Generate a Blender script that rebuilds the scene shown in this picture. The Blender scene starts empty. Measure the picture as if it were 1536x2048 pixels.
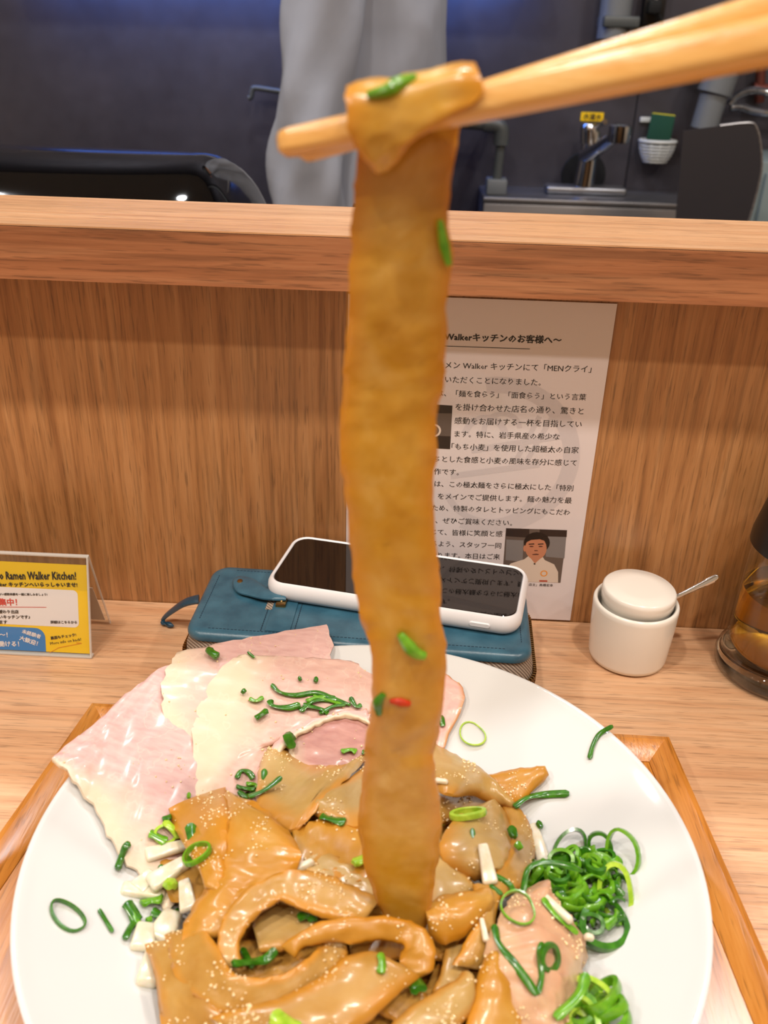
import bpy, bmesh, math, random
from mathutils import Vector, Matrix, noise
random.seed(11)
R = random.random
C = bpy.context.scene.collection
sc = bpy.context.scene

# ------------------------------------------------------------------ camera
FPX, PITCH, ROLL, YAW, CH, CD = 1795.5, .48667, .02971, -.03125, .33684, .49486
fw = Vector((math.sin(YAW)*math.cos(PITCH), math.cos(YAW)*math.cos(PITCH), -math.sin(PITCH)))
rt0 = Vector((math.cos(YAW), -math.sin(YAW), 0)); up0 = rt0.cross(fw)
rt = math.cos(ROLL)*rt0 + math.sin(ROLL)*up0
up = -math.sin(ROLL)*rt0 + math.cos(ROLL)*up0
EYE = Vector((0, -CD, CH))
cd = bpy.data.cameras.new('camera'); cam = bpy.data.objects.new('camera', cd); C.objects.link(cam)
cam.matrix_world = Matrix(((rt.x, up.x, -fw.x, EYE.x), (rt.y, up.y, -fw.y, EYE.y), (rt.z, up.z, -fw.z, EYE.z), (0, 0, 0, 1)))
cd.sensor_fit = 'HORIZONTAL'; cd.sensor_width = 36; cd.lens = FPX/1536*36
cd.clip_start = .01; cd.clip_end = 20
cd.dof.use_dof = True; cd.dof.focus_distance = .50; cd.dof.aperture_fstop = cd.lens/2.5
sc.camera = cam

# ------------------------------------------------------------------ world, lights, exposure
w = bpy.data.worlds.new('world'); sc.world = w; w.use_nodes = True
w.node_tree.nodes['Background'].inputs[0].default_value = (.9, .85, .8, 1)
w.node_tree.nodes['Background'].inputs[1].default_value = .12
sc.view_settings.view_transform = 'Standard'; sc.view_settings.look = 'None'
sc.view_settings.gamma = 1; sc.view_settings.exposure = 0.06
sc.view_settings.use_curve_mapping = False
sc.cycles.max_bounces = 10; sc.cycles.transparent_max_bounces = 16
sc.cycles.caustics_reflective = False; sc.cycles.caustics_refractive = False
sc.cycles.sample_clamp_indirect = 4
CEIL = 1.65; FLOOR = -.85; YW = 1.6
def lamp(name, loc, size, power, col, sy=None, rot=None, spread=math.pi):
    l = bpy.data.lights.new(name, 'AREA'); l.shape = 'DISK' if sy is None else 'RECTANGLE'
    l.size = size
    if sy: l.size_y = sy
    l.energy = power; l.color = col; l.spread = spread
    o = bpy.data.objects.new(name, l); C.objects.link(o); o.location = loc
    if rot: o.rotation_euler = rot
    return o
WARM = (1, .90, .80)
DOWN = [(x, y) for y in (-.6, -1.17) for x in (-1.25, -.42, .36, 1.2)]
for x, y in DOWN:
    lamp('downlight_lamp', (x, y, CEIL-.012), .085, 10.0 if y > -1 else 5.2, WARM)
KLAMP = (-1.05, -.15, .75)
for x in KLAMP:
    lamp('kitchen_lamp', (x, .72, CEIL-.012), .12, 9, (.95, .97, 1))
lamp('added_blue_lamp', (-.32, YW-.07, .468), 1.0, 3.2, (.10, .28, 1), sy=.03, rot=(math.radians(30), 0, 0))  # added above the view to throw a blue glow on the wall

# ------------------------------------------------------------------ projection to real planes
def ray(px, py): return (fw + rt*((px-768)/FPX) - up*((py-1024)/FPX))
def onp(px, py, axis, val):
    v = ray(px, py); t = (val-EYE[axis])/v[axis]; return EYE + v*t
def ony(px, py, y): return onp(px, py, 1, y)
def onz(px, py, z): return onp(px, py, 2, z)
def onpl(px, py, p0, n):
    v = ray(px, py); t = (p0-EYE).dot(n)/v.dot(n); return EYE+v*t

# ------------------------------------------------------------------ mesh helpers
ROOT = {}
def tag(o, label=None, cat=None, group=None, kind=None):
    if label: o['label'] = label
    if cat: o['category'] = cat
    if group: o['group'] = group
    if kind: o['kind'] = kind
    return o
def thing(name, loc, label, cat, group=None):
    o = bpy.data.objects.new(name, None); C.objects.link(o); o.location = Vector(loc); o.empty_display_size = .01
    tag(o, label, cat, group); ROOT[o.name] = Vector(loc); return o
def ob(name, V, F, m, parent=None, loc=None, smooth=40, uv=None, kind=None, label=None):
    """V in world coordinates; the object's origin is its root's"""
    if parent is not None: base = ROOT[parent.name]
    else:
        if loc is None:
            n = len(V); loc = (sum(v[0] for v in V)/n, sum(v[1] for v in V)/n, min(v[2] for v in V))
        base = Vector(loc)
    me = bpy.data.meshes.new(name)
    me.from_pydata([tuple(Vector(v)-base) for v in V], [], F)
    if uv:
        l = me.uv_layers.new(name='UVMap')
        for lp in me.loops: l.data[lp.index].uv = uv[lp.vertex_index]
    ms = m if isinstance(m, (list, tuple)) else [m]
    for x in ms: me.materials.append(x)
    if smooth:
        me.shade_smooth(); me.set_sharp_from_angle(angle=math.radians(smooth))
    me.update()
    o = bpy.data.objects.new(name, me); C.objects.link(o)
    if parent is not None: o.parent = parent
    else: o.location = base
    ROOT[o.name] = base
    if kind: o['kind'] = kind
    if label: o['label'] = label
    return o
class MB:
    def __init__(s): s.V = []; s.F = []
    def add(s, V, F):
        n = len(s.V); s.V += [Vector(v) for v in V]; s.F += [tuple(i+n for i in f) for f in F]; return s
    def build(s, name, m, parent=None, **k): return ob(name, s.V, s.F, m, parent, **k)
def bmout(bm):
    bm.verts.index_update(); V = [v.co.copy() for v in bm.verts]; F = [tuple(v.index for v in f.verts) for f in bm.faces]; bm.free(); return V, F
def box(x0, x1, y0, y1, z0, z1, bev=0, seg=2, M=None):
    bm = bmesh.new(); bmesh.ops.create_cube(bm, size=1)
    for v in bm.verts: v.co = Vector(((x0+x1)/2+v.co.x*(x1-x0), (y0+y1)/2+v.co.y*(y1-y0), (z0+z1)/2+v.co.z*(z1-z0)))
    if bev: bmesh.ops.bevel(bm, geom=list(bm.edges), offset=bev, segments=seg, affect='EDGES', profile=.5)
    if M is not None: bmesh.ops.transform(bm, matrix=M, verts=bm.verts)
    return bmout(bm)
def lathe(prof, c, seg=48, M=None, closed=False):
    V = []; F = []; n = len(prof)
    for i in range(seg):
        a = 2*math.pi*i/seg
        for r, z in prof: V.append(Vector((r*math.cos(a), r*math.sin(a), z)))
    for i in range(seg):
        j = (i+1) % seg
        for k in range(n-1 if not closed else n):
            l = (k+1) % n; F.append((i*n+k, j*n+k, j*n+l, i*n+l))
    if not closed:
        if prof[0][0] > 1e-5: F.append(tuple(i*n for i in reversed(range(seg))))
        if prof[-1][0] > 1e-5: F.append(tuple(i*n+n-1 for i in range(seg)))
    if M is not None: V = [M @ v for v in V]
    c = Vector(c); V = [v+c for v in V]
    bm = bmesh.new(); bv = [bm.verts.new(v) for v in V]
    for f in F:
        try: bm.faces.new([bv[i] for i in f])
        except ValueError: pass
    bmesh.ops.remove_doubles(bm, verts=bm.verts, dist=1e-6)
    bmesh.ops.recalc_face_normals(bm, faces=bm.faces)
    return bmout(bm)
def catmull(P, sub):
    if len(P) < 3: 
        return [P[0].lerp(P[-1], i/sub) for i in range(sub+1)] if len(P) == 2 else P
    out = []; n = len(P)
    for i in range(n-1):
        p0 = P[max(i-1, 0)]; p1 = P[i]; p2 = P[i+1]; p3 = P[min(i+2, n-1)]
        for s in range(sub):
            t = s/sub
            out.append(.5*((2*p1)+(p2-p0)*t+(2*p0-5*p1+4*p2-p3)*t*t+(3*p1-p0-3*p2+p3)*t**3))
    out.append(P[-1].copy()); return out
def tube(P, rad, seg=10, sub=6, caps=True):
    P = catmull([Vector(p) for p in P], sub) if sub > 1 else [Vector(p) for p in P]
    n = len(P); rs = rad if isinstance(rad, (list, tuple)) else [rad]*2
    V = []; F = []; prev = None
    for i, p in enumerate(P):
        t = (P[min(i+1, n-1)]-P[max(i-1, 0)]).normalized()
        if prev is None:
            a = Vector((0, 0, 1)) if abs(t.z) < .9 else Vector((1, 0, 0)); u = t.cross(a).normalized()
        else: u = (prev-t*prev.dot(t)).normalized()
        prev = u; v = t.cross(u); f = i/(n-1)*(len(rs)-1); k = min(int(f), len(rs)-2); r = rs[k]+(rs[k+1]-rs[k])*(f-k)
        for j in range(seg):
            a = 2*math.pi*j/seg; V.append(p+(u*math.cos(a)+v*math.sin(a))*r)
    for i in range(n-1):
        for j in range(seg):
            k = (j+1) % seg; F.append((i*seg+j, i*seg+k, (i+1)*seg+k, (i+1)*seg+j))
    if caps: F.append(tuple(reversed(range(seg)))); F.append(tuple((n-1)*seg+j for j in range(seg)))
    return V, F
def loft(rings, caps=True):
    n = len(rings[0]); V = [Vector(p) for r in rings for p in r]; F = []
    for i in range(len(rings)-1):
        for j in range(n):
            k = (j+1) % n; F.append((i*n+j, i*n+k, (i+1)*n+k, (i+1)*n+j))
    if caps: F.append(tuple(reversed(range(n)))); F.append(tuple((len(rings)-1)*n+j for j in range(n)))
    return V, F
def rrect(w, d, r, seg=6):
    """outline of a rounded rectangle, counter-clockwise, centred"""
    out = []
    for cx, cy, a0 in ((w/2-r, d/2-r, 0), (-w/2+r, d/2-r, 90), (-w/2+r, -d/2+r, 180), (w/2-r, -d/2+r, 270)):
        for i in range(seg+1):
            a = math.radians(a0+90*i/seg); out.append((cx+r*math.cos(a), cy+r*math.sin(a)))
    return out
def slab(w, d, r, levels, M, seg=6):
    """rounded slab; levels = (inset, z)"""
    return loft([[M @ Vector((x, y, z)) for x, y in rrect(w-2*i, d-2*i, max(r-i, .0004), seg)] for i, z in levels])
def ribbon(rows, t=.0032, bulge=0., na=8, sub=6, wob=.0, seed=0, edge=.5, curl=0., rag=.0007):
    """a strip of dough or meat: rows = (A, B) edge points, rounded section"""
    A = catmull([Vector(r[0]) for r in rows], sub); B = catmull([Vector(r[1]) for r in rows], sub)
    n = len(A); G = []
    for i in range(n):
        d = (A[i]-B[i]).normalized()
        A[i] = A[i]+d*rag*(noise.noise(A[i]*180+Vector((seed, 0, 0)))+.6*noise.noise(A[i]*600)); B[i] = B[i]-d*rag*(noise.noise(B[i]*180)+.6*noise.noise(B[i]*600+Vector((seed, 0, 0))))
    for i in range(n):
        G.append([A[i].lerp(B[i], j/(na-1)) for j in range(na)])
    def nrm(i, j):
        du = G[min(i+1, n-1)][j]-G[max(i-1, 0)][j]; dv = G[i][min(j+1, na-1)]-G[i][max(j-1, 0)]
        v = du.cross(dv)
        return v.normalized() if v.length > 1e-12 else Vector((0, 0, 1))
    N = [[nrm(i, j) for j in range(na)] for i in range(n)]
    s = sum(N[i][na//2].dot((EYE-G[i][na//2]).normalized()) for i in range(n))
    if s < 0: N = [[-v for v in r] for r in N]
    V = []; uv = []
    for i in range(n):
        e = min(1, min(i, n-1-i)/2.5+.3); top = []; bot = []
        for j in range(na):
            s = 2*j/(na-1)-1; b = bulge*(1-s*s)*e+curl*s*s*s
            p = G[i][j]; q = p*260+Vector((seed*3.1, 0, seed))
            b += wob*noise.noise(q)+wob*.4*noise.noise(q*2.7)
            c = p+N[i][j]*b; h = t/2*(edge+(1-edge)*math.sqrt(max(0, 1-s**6)))*(.55+.45*e)
            top.append(c+N[i][j]*h); bot.append(c-N[i][j]*h)
        V += top + bot[::-1]
        uv += [(j/(na-1), i/(n-1)) for j in range(na)] + [(j/(na-1), i/(n-1)) for j in reversed(range(na))]
    m = 2*na; F = []
    for i in range(n-1):
        for j in range(m):
            k = (j+1) % m; F.append((i*m+j, i*m+k, (i+1)*m+k, (i+1)*m+j))
    for i, rev in ((0, True), (n-1, False)):
        for j in range(na-1):
            q = (i*m+j, i*m+j+1, i*m+m-2-j, i*m+m-1-j); F.append(q if rev else q[::-1])
    bm = bmesh.new(); bv = [bm.verts.new(v) for v in V]
    for f in F:
        try: bm.faces.new([bv[k] for k in f])
        except ValueError: pass
    bmesh.ops.recalc_face_normals(bm, faces=bm.faces); V, F = bmout(bm)
    return V, F, uv

# ------------------------------------------------------------------ materials
def srgb(r, g, b):
    f = lambda c: (c/12.92 if c <= .04045 else ((c+.055)/1.055)**2.4)
    return (f(r/255), f(g/255), f(b/255), 1)
class NT:
    def __init__(s, name):
        s.m = bpy.data.materials.new(name); s.m.use_nodes = True; s.t = s.m.node_tree; s.b = s.t.nodes['Principled BSDF']
    def n(s, typ, **k):
        x = s.t.nodes.new(typ)
        for a, v in k.items(): setattr(x, a, v)
        return x
    def l(s, a, b): s.t.links.new(a, b)
    def set(s, **k):
        M = dict(col='Base Color', rough='Roughness', metal='Metallic', sss='Subsurface Weight', coat='Coat Weight', coatr='Coat Roughness', ior='IOR', tr='Transmission Weight', spec='Specular IOR Level', alpha='Alpha')
        for a, v in k.items(): s.b.inputs[M[a]].default_value = v
        return s
    def coords(s, scale=(1, 1, 1), rot=(0, 0, 0), uv=False):
        tc = s.n('ShaderNodeTexCoord'); mp = s.n('ShaderNodeMapping'); mp.inputs['Scale'].default_value = scale; mp.inputs['Rotation'].default_value = rot
        s.l(tc.outputs['UV' if uv else 'Object'], mp.inputs[0]); return mp.outputs[0]
    def noise(s, vec, scale, detail=4, rough=.5, dist=0):
        x = s.n('ShaderNodeTexNoise'); x.inputs['Scale'].default_value = scale; x.inputs['Detail'].default_value = detail; x.inputs['Roughness'].default_value = rough; x.inputs['Distortion'].default_value = dist
        s.l(vec, x.inputs['Vector']); return x.outputs['Fac']
    def ramp(s, fac, stops, interp='LINEAR'):
        x = s.n('ShaderNodeValToRGB'); x.color_ramp.interpolation = interp; e = x.color_ramp.elements
        e[0].position, e[0].color = stops[0][0], stops[0][1]; e[1].position, e[1].color = stops[-1][0], stops[-1][1]
        for p, c in stops[1:-1]: y = e.new(p); y.color = c
        s.l(fac, x.inputs[0]); return x.outputs[0]
    def mix(s, fac, a, b, mode='MIX'):
        x = s.n('ShaderNodeMix', data_type='RGBA', blend_type=mode)
        for v, i in ((fac, 0), (a, 6), (b, 7)):
            if hasattr(v, 'links'): s.l(v, x.inputs[i])
            else: x.inputs[i].default_value = v
        return x.outputs[2]
    def math(s, op, a, b=0., c=None):
        x = s.n('ShaderNodeMath', operation=op)
        for i, v in enumerate((a, b, c)):
            if v is None: continue
            if hasattr(v, 'links'): s.l(v, x.inputs[i])
            else: x.inputs[i].default_value = v
        return x.outputs[0]
    def bump(s, h, strength=.3, dist=.001, prev=None):
        x = s.n('ShaderNodeBump'); x.inputs['Strength'].default_value = strength; x.inputs['Distance'].default_value = dist
        s.l(h, x.inputs['Height'])
        if prev is not None: s.l(prev, x.inputs['Normal'])
        s.l(x.outputs[0], s.b.inputs['Normal']); return x.outputs[0]
def plain(name, col, rough=.5, metal=0, **k):
    t = NT(name); t.set(col=srgb(*col), rough=rough, metal=metal, **k); return t.m
def G(v): return (v, v, v, 1)
def wood(name, base, dark, light, axis, fine=420, rough=.42, streak=.5, coat=0., pores=.7):
    t = NT(name); sc_ = [1, 1, 1]; sc_[axis] = .03
    v = t.coords(tuple(sc_)); a = t.noise(v, fine, 3, .6); sc2 = [1, 1, 1]; sc2[axis] = .045
    v2 = t.coords(tuple(sc2)); b = t.noise(v2, 105, 5, .65, .5); c = t.noise(v2, 11, 3, .5, .6)
    sc3 = [1, 1, 1]; sc3[axis] = .05; v3 = t.coords(tuple(sc3)); p = t.noise(v3, 900, 2, .5)
    col = t.ramp(b, [(.3, srgb(*dark)), (.5, srgb(*base)), (.7, srgb(*light))])
    fine_ = t.ramp(a, [(.36, G(1-streak)), (.52, G(1)), (.7, G(1.0))]); col = t.mix(.85, col, fine_, 'MULTIPLY')
    big = t.ramp(c, [(.3, G(.82)), (.6, G(1))]); col = t.mix(1., col, big, 'MULTIPLY')
    pore = t.ramp(p, [(.34, G(.55)), (.42, G(1))]); col = t.mix(pores, col, pore, 'MULTIPLY')
    t.l(col, t.b.inputs['Base Color']); t.set(rough=rough, coat=coat, coatr=.2)
    t.bump(t.math('ADD', a, p), .25, .0004); return t.m
M = {}
M['table'] = wood('table_wood', (214, 168, 128), (202, 150, 110), (224, 182, 144), 0, 380, .36, .22)
M['panel'] = wood('panel_wood', (170, 120, 74), (142, 94, 54), (186, 138, 92), 2, 380, .33, .34)
M['ledgetop'] = wood('ledge_top_wood_lit', (208, 158, 114), (194, 140, 98), (218, 172, 130), 0, 300, .28, .16)  # paler than the face: light from above is put into the colour
M['ledgeface'] = wood('ledge_face_wood_shaded', (160, 104, 68), (134, 82, 50), (176, 122, 84), 0, 240, .4, .35)  # reddish-brown wood, with the shade of the front face in its colour
M['tray'] = wood('tray_wood', (196, 128, 52), (166, 98, 34), (214, 150, 74), 1, 130, .28, .2, .4)
M['chop'] = wood('chopstick_wood', (226, 172, 96), (216, 158, 82), (230, 184, 112), 0, 500, .28, .04, .4, 0.)
M['groove'] = plain('dark_groove', (52, 26, 16), .8)
M['white'] = plain('glazed_white', (208, 209, 208), .08, coat=.6)
M['whitejar'] = plain('jar_glaze', (228, 224, 216), .22, coat=.3)
t = NT('steel_dark'); v = t.coords((1, 1, 1)); n1 = t.noise(v, 3.5, 5, .6); n2 = t.noise(v, 26, 3)
t.l(t.ramp(n1, [(.3, srgb(64, 62, 70)), (.7, srgb(84, 81, 88))]), t.b.inputs['Base Color']); t.l(t.ramp(n2, [(.3, G(.42)), (.7, G(.52))]), t.b.inputs['Roughness']); t.set(metal=.55); M['steelwall'] = t.m
t = NT('brushed_steel'); v = t.coords((1, 8, 60)); n1 = t.noise(v, 6, 4)
t.l(t.ramp(n1, [(.3, srgb(128, 128, 132)), (.7, srgb(160, 160, 164))]), t.b.inputs['Base Color']); t.set(metal=.9, rough=.35); M['steel'] = t.m
M['chrome'] = plain('chrome', (200, 202, 206), .12, 1)
M['pipe'] = plain('grey_pipe', (112, 116, 120), .45)
M['pipedk'] = plain('dark_pipe', (78, 82, 82), .4)
M['black'] = plain('black_gloss', (4, 4, 5), .06)
M['blackmat'] = plain('black_plastic', (18, 17, 18), .35)
M['hole'] = plain('dark_hole', (6, 6, 7), .8)
M['wallpaint'] = plain('wall_paint', (214, 196, 172), .8)
M['ceilpaint'] = plain('ceiling_paint', (222, 216, 206), .85)
M['floor'] = plain('floor_tile', (96, 84, 74), .5)
M['yellow'] = plain('yellow_print', (250, 204, 24), .4)
M['blue'] = plain('blue_print', (40, 128, 200), .4)
M['cardwhite'] = plain('white_print', (240, 232, 232), .45)
M['ink'] = plain('black_ink', (28, 24, 24), .5)
M['redink'] = plain('red_ink', (214, 62, 56), .5)
M['orangeink'] = plain('orange_ink', (226, 140, 20), .5)
M['paper'] = plain('laminated_paper', (212, 204, 206), .22, coat=.5)
M['greyink'] = plain('watermark_ink', (196, 189, 192), .3)
M['grn'] = plain('sponge_scourer', (22, 70, 52), .9)
M['spy'] = plain('sponge_yellow', (216, 202, 30), .9)
M['plas'] = plain('white_plastic', (206, 208, 206), .35)
t = NT('acrylic'); t.t.nodes.remove(t.b); tr = t.n('ShaderNodeBsdfTransparent'); tr.inputs[0].default_value = (.96, .97, .97, 1)
gl = t.n('ShaderNodeBsdfGlossy'); gl.inputs['Roughness'].default_value = .04; fr = t.n('ShaderNodeLayerWeight'); fr.inputs[0].default_value = .5
mx = t.n('ShaderNodeMixShader'); t.l(t.math('MULTIPLY_ADD', t.math('POWER', fr.outputs['Facing'], 4.), .9, .035), mx.inputs[0]); t.l(tr.outputs[0], mx.inputs[1]); t.l(gl.outputs[0], mx.inputs[2]); t.l(mx.outputs[0], t.t.nodes['Material Output'].inputs[0]); M['acrylic'] = t.m
M['glass'] = t.m.copy(); M['glass'].name = 'bottle_glass'
t = NT('acrylic_edge'); t.set(col=srgb(226, 226, 222), rough=.15, alpha=.45); M['acredge'] = t.m
t = NT('oil'); t.set(col=srgb(255, 196, 60), rough=.02, tr=1., ior=1.35); M['oil'] = t.m
# leather
t = NT('teal_leather'); v = t.coords(); a = t.noise(v, 90, 4); b = t.noise(v, 900, 3)
t.l(t.ramp(a, [(.3, srgb(38, 78, 98)), (.7, srgb(56, 100, 120))]), t.b.inputs['Base Color']); t.set(rough=.36, coat=.25, coatr=.25); t.bump(b, .35, .0003); M['leather'] = t.m
M['stitch'] = plain('stitch_thread', (22, 44, 62), .8)
M['edgeleather'] = plain('leather_edge', (24, 62, 82), .35, coat=.3)
t = NT('zip_tape'); v = t.coords((1, 1, 1)); wv = t.n('ShaderNodeTexWave'); wv.inputs['Scale'].default_value = 260; wv.bands_direction = 'DIAGONAL'; t.l(v, wv.inputs[0])
t.l(t.ramp(wv.outputs['Fac'], [(.2, srgb(106, 92, 82)), (.8, srgb(166, 150, 134))]), t.b.inputs['Base Color']); t.set(rough=.8); t.bump(wv.outputs['Fac'], .6, .0004); M['ziptape'] = t.m
M['brass'] = plain('brass', (150, 122, 76), .3, 1)
M['case'] = plain('white_case', (226, 226, 230), .32)
M['screen'] = plain('phone_glass', (10, 8, 9), .03, spec=.7, coat=.4)
# dough
def droplets(t, v, scale, lo):
    x = t.n('ShaderNodeTexVoronoi', feature='F1'); x.inputs['Scale'].default_value = scale; t.l(v, x.inputs['Vector'])
    sep = t.n('ShaderNodeSeparateColor'); t.l(x.outputs['Color'], sep.inputs[0])
    keep = t.math('GREATER_THAN', sep.outputs[0], lo)
    rad = t.math('MULTIPLY_ADD', sep.outputs[1], .25, .16)
    q = t.math('DIVIDE', x.outputs['Distance'], rad); q = t.math('SUBTRACT', 1., t.math('MULTIPLY', q, q)); q = t.math('MAXIMUM', q, 0.); q = t.math('SQRT', q)
    return t.math('MULTIPLY', q, keep)
def dough(name, c1, c2, c3, drops=True, sss=.08, rough=.38, edge=(190, 124, 20)):
    t = NT(name); v = t.coords(); inf = t.n('ShaderNodeObjectInfo'); off = t.n('ShaderNodeVectorMath', operation='ADD')
    t.l(v, off.inputs[0]); cm = t.n('ShaderNodeCombineXYZ'); t.l(inf.outputs['Random'], cm.inputs[0]); t.l(cm.outputs[0], off.inputs[1]); v = off.outputs[0]
    a = t.noise(v, 34, 4, .55, .6); b = t.noise(v, 130, 3)
    col = t.ramp(a, [(.3, srgb(*c1)), (.5, srgb(*c2)), (.7, srgb(*c3))])
    col = t.mix(.25, col, t.ramp(b, [(.3, srgb(*c1)), (.7, srgb(*c3))]))
    su = t.n('ShaderNodeSeparateXYZ'); t.l(t.coords(uv=True), su.inputs[0]); ed = t.math('ABSOLUTE', t.math('SUBTRACT', su.outputs[0], .5))
    ed = t.ramp(t.math('ADD', ed, t.math('MULTIPLY', t.math('SUBTRACT', a, .5), .5)), [(.26, G(0)), (.5, G(.8))]); t.l(t.mix(ed, col, srgb(*edge)), t.b.inputs['Base Color'])
    t.set(rough=rough, sss=sss, coat=.3, coatr=.16, spec=.45); t.b.inputs['Subsurface Radius'].default_value = (1, .6, .2); t.b.inputs['Subsurface Scale'].default_value = .004
    nb = t.bump(b, .22, .0008)
    if False:
        m = t.ramp(t.noise(v, 45, 2), [(.42, G(0)), (.54, G(1))])
        d = t.math('MULTIPLY', t.math('ADD', droplets(t, v, 420, .35), droplets(t, v, 260, .6)), m)
        t.bump(d, 1., .0012, nb)
    return t.m
M['dough'] = dough('noodle_dough', (158, 110, 34), (172, 128, 54), (182, 146, 86))
M['dough2'] = dough('noodle_dough_amber', (170, 114, 20), (180, 126, 36), (186, 144, 70))
M['dough3'] = dough('noodle_dough_pale', (164, 126, 60), (176, 142, 80), (188, 160, 108))
M['hang'] = dough('noodle_dough_lifted', (172, 118, 12), (188, 138, 32), (206, 168, 92), False, .2, .32)
M['bead'] = plain('oil_bubble', (234, 210, 164), .10, coat=.8, spec=.8)  # pale colour stands in for the bright glints on the bubbles
M['dump'] = dough('dumpling_skin', (186, 134, 104), (196, 150, 118), (202, 172, 134), True, .2, .38, (196, 160, 124))
t = NT('sauce'); t.set(col=srgb(120, 74, 26), rough=.12, coat=.5); v = t.coords(); t.bump(t.noise(v, 220, 3), .3, .0008); M['sauce'] = t.m
# pork: fat along the outer edge, pink meat inside
def pork(name, fatw, meat1, meat2, rind=None, vn=.16):
    t = NT(name); v = t.coords(); uv = t.coords(uv=True); s = t.n('ShaderNodeSeparateXYZ'); t.l(uv, s.inputs[0])
    n1 = t.noise(v, 38, 4); n2 = t.noise(t.coords((1, 3, 1), (0, 0, .5)), 120, 4)
    e = t.math('ADD', s.outputs[0], t.math('MULTIPLY', t.math('SUBTRACT', n1, .5), .30))
    meat = t.ramp(n2, [(.3, srgb(*meat1)), (.7, srgb(*meat2))])
    fat = t.ramp(n1, [(.3, srgb(208, 188, 160)), (.7, srgb(218, 202, 178))])
    f = t.ramp(e, [(max(fatw-.12, .01), G(0)), (fatw-.02, G(.45)), (fatw+.14, G(1))]); col = t.mix(f, fat, meat)
    if rind:
        g = t.ramp(e, [(.9, G(0)), (1.0, G(1))]); col = t.mix(g, col, srgb(*rind))
    wn = t.n('ShaderNodeTexWave'); wn.inputs['Scale'].default_value = 9; wn.inputs['Distortion'].default_value = 7; wn.inputs['Detail'].default_value = 2; wn.inputs['Detail Scale'].default_value = 12; t.l(v, wn.inputs[0])
    vein = t.ramp(wn.outputs['Fac'], [(0, G(1)), (.035, G(0))]); col = t.mix(t.math('MULTIPLY', vein, vn), col, srgb(238, 216, 196))
    t.l(col, t.b.inputs['Base Color']); t.set(rough=.42, sss=.2, coat=.2, coatr=.15); t.b.inputs['Subsurface Radius'].default_value = (1, .45, .3); t.b.inputs['Subsurface Scale'].default_value = .003
    nb = t.bump(t.math('ADD', n2, t.math('MULTIPLY', vein, -1.6*vn)), .18, .0006)
    return t.m
M['pork1'] = pork('pork_loin', .17, (196, 156, 150), (212, 176, 168))
M['pork2'] = pork('pork_loin_fatty', .25, (202, 162, 150), (214, 180, 166))
M['pork3'] = pork('pork_loin_seared', .22, (208, 160, 152), (220, 180, 168), (206, 146, 100))
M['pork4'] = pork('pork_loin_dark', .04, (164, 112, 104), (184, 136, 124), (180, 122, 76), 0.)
def veg(name, c1, c2, sss=.15):
    t = NT(name); v = t.coords(); n1 = t.noise(v, 300, 3); t.l(t.ramp(n1, [(.3, srgb(*c1)), (.7, srgb(*c2))]), t.b.inputs['Base Color'])
    t.set(rough=.25, sss=sss, coat=.4, coatr=.1); t.b.inputs['Subsurface Scale'].default_value = .0015; t.bump(n1, .3, .0003); return t.m
M['g1'] = veg('green_onion_dark', (34, 90, 8), (60, 122, 16)); M['g2'] = veg('green_onion_mid', (78, 138, 18), (110, 166, 32)); M['g3'] = veg('green_onion_light', (134, 178, 30), (180, 208, 70))
M['onion'] = veg('onion_flesh', (212, 202, 172), (222, 216, 198), .4); M['chili'] = veg('chili_skin', (150, 30, 14), (196, 60, 20))
M['fabric'] = None
t = NT('grey_uniform'); v = t.coords(); n1 = t.noise(t.coords((1, 1, .5)), 9, 2, .4, .3); n2 = t.noise(v, 900, 2)
t.l(t.ramp(n1, [(.3, srgb(144, 148, 160)), (.7, srgb(162, 166, 178))]), t.b.inputs['Base Color']); t.set(rough=.85); t.bump(n1, .6, .03); M['fabric'] = t.m
M['trouser'] = plain('dark_trousers', (58, 58, 66), .9); M['skin'] = plain('skin', (214, 166, 136), .55, sss=.15); M['hair'] = plain('black_hair', (22, 18, 16), .6)

# ------------------------------------------------------------------ setting
def struct(name, V, F, m, **k): o = ob(name, V, F, m, **k); o['kind'] = 'structure'; return o
struct('floor', *box(-2.2, 2.2, -2.3, YW+.1, FLOOR-.05, FLOOR), M['floor'])
struct('ceiling', *box(-2.2, 2.2, -2.3, YW+.1, CEIL, CEIL+.05), M['ceilpaint'])
struct('wall_left', *box(-2.25, -2.2, -2.3, YW+.1, FLOOR, CEIL), M['wallpaint'])
struct('wall_right', *box(2.2, 2.25, -2.3, YW+.1, FLOOR, CEIL), M['wallpaint'])
struct('wall_front', *box(-2.25, 2.25, -2.35, -2.3, FLOOR, CEIL), M['wallpaint'])
wb = struct('wall_back', *box(-2.25, 2.25, YW+.003, YW+.08, FLOOR, CEIL), M['hole'])
xs = [-2.2, -1.2, ony(599, 100, YW).x, ony(1253, 350, YW).x, 1.35, 2.2]
for a, b in zip(xs, xs[1:]):
    ob('wall_panel', *box(a+.001, b-.001, YW, YW+.0035, FLOOR+.01, CEIL-.01, .0008, 1), M['steelwall'], wb)

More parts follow.
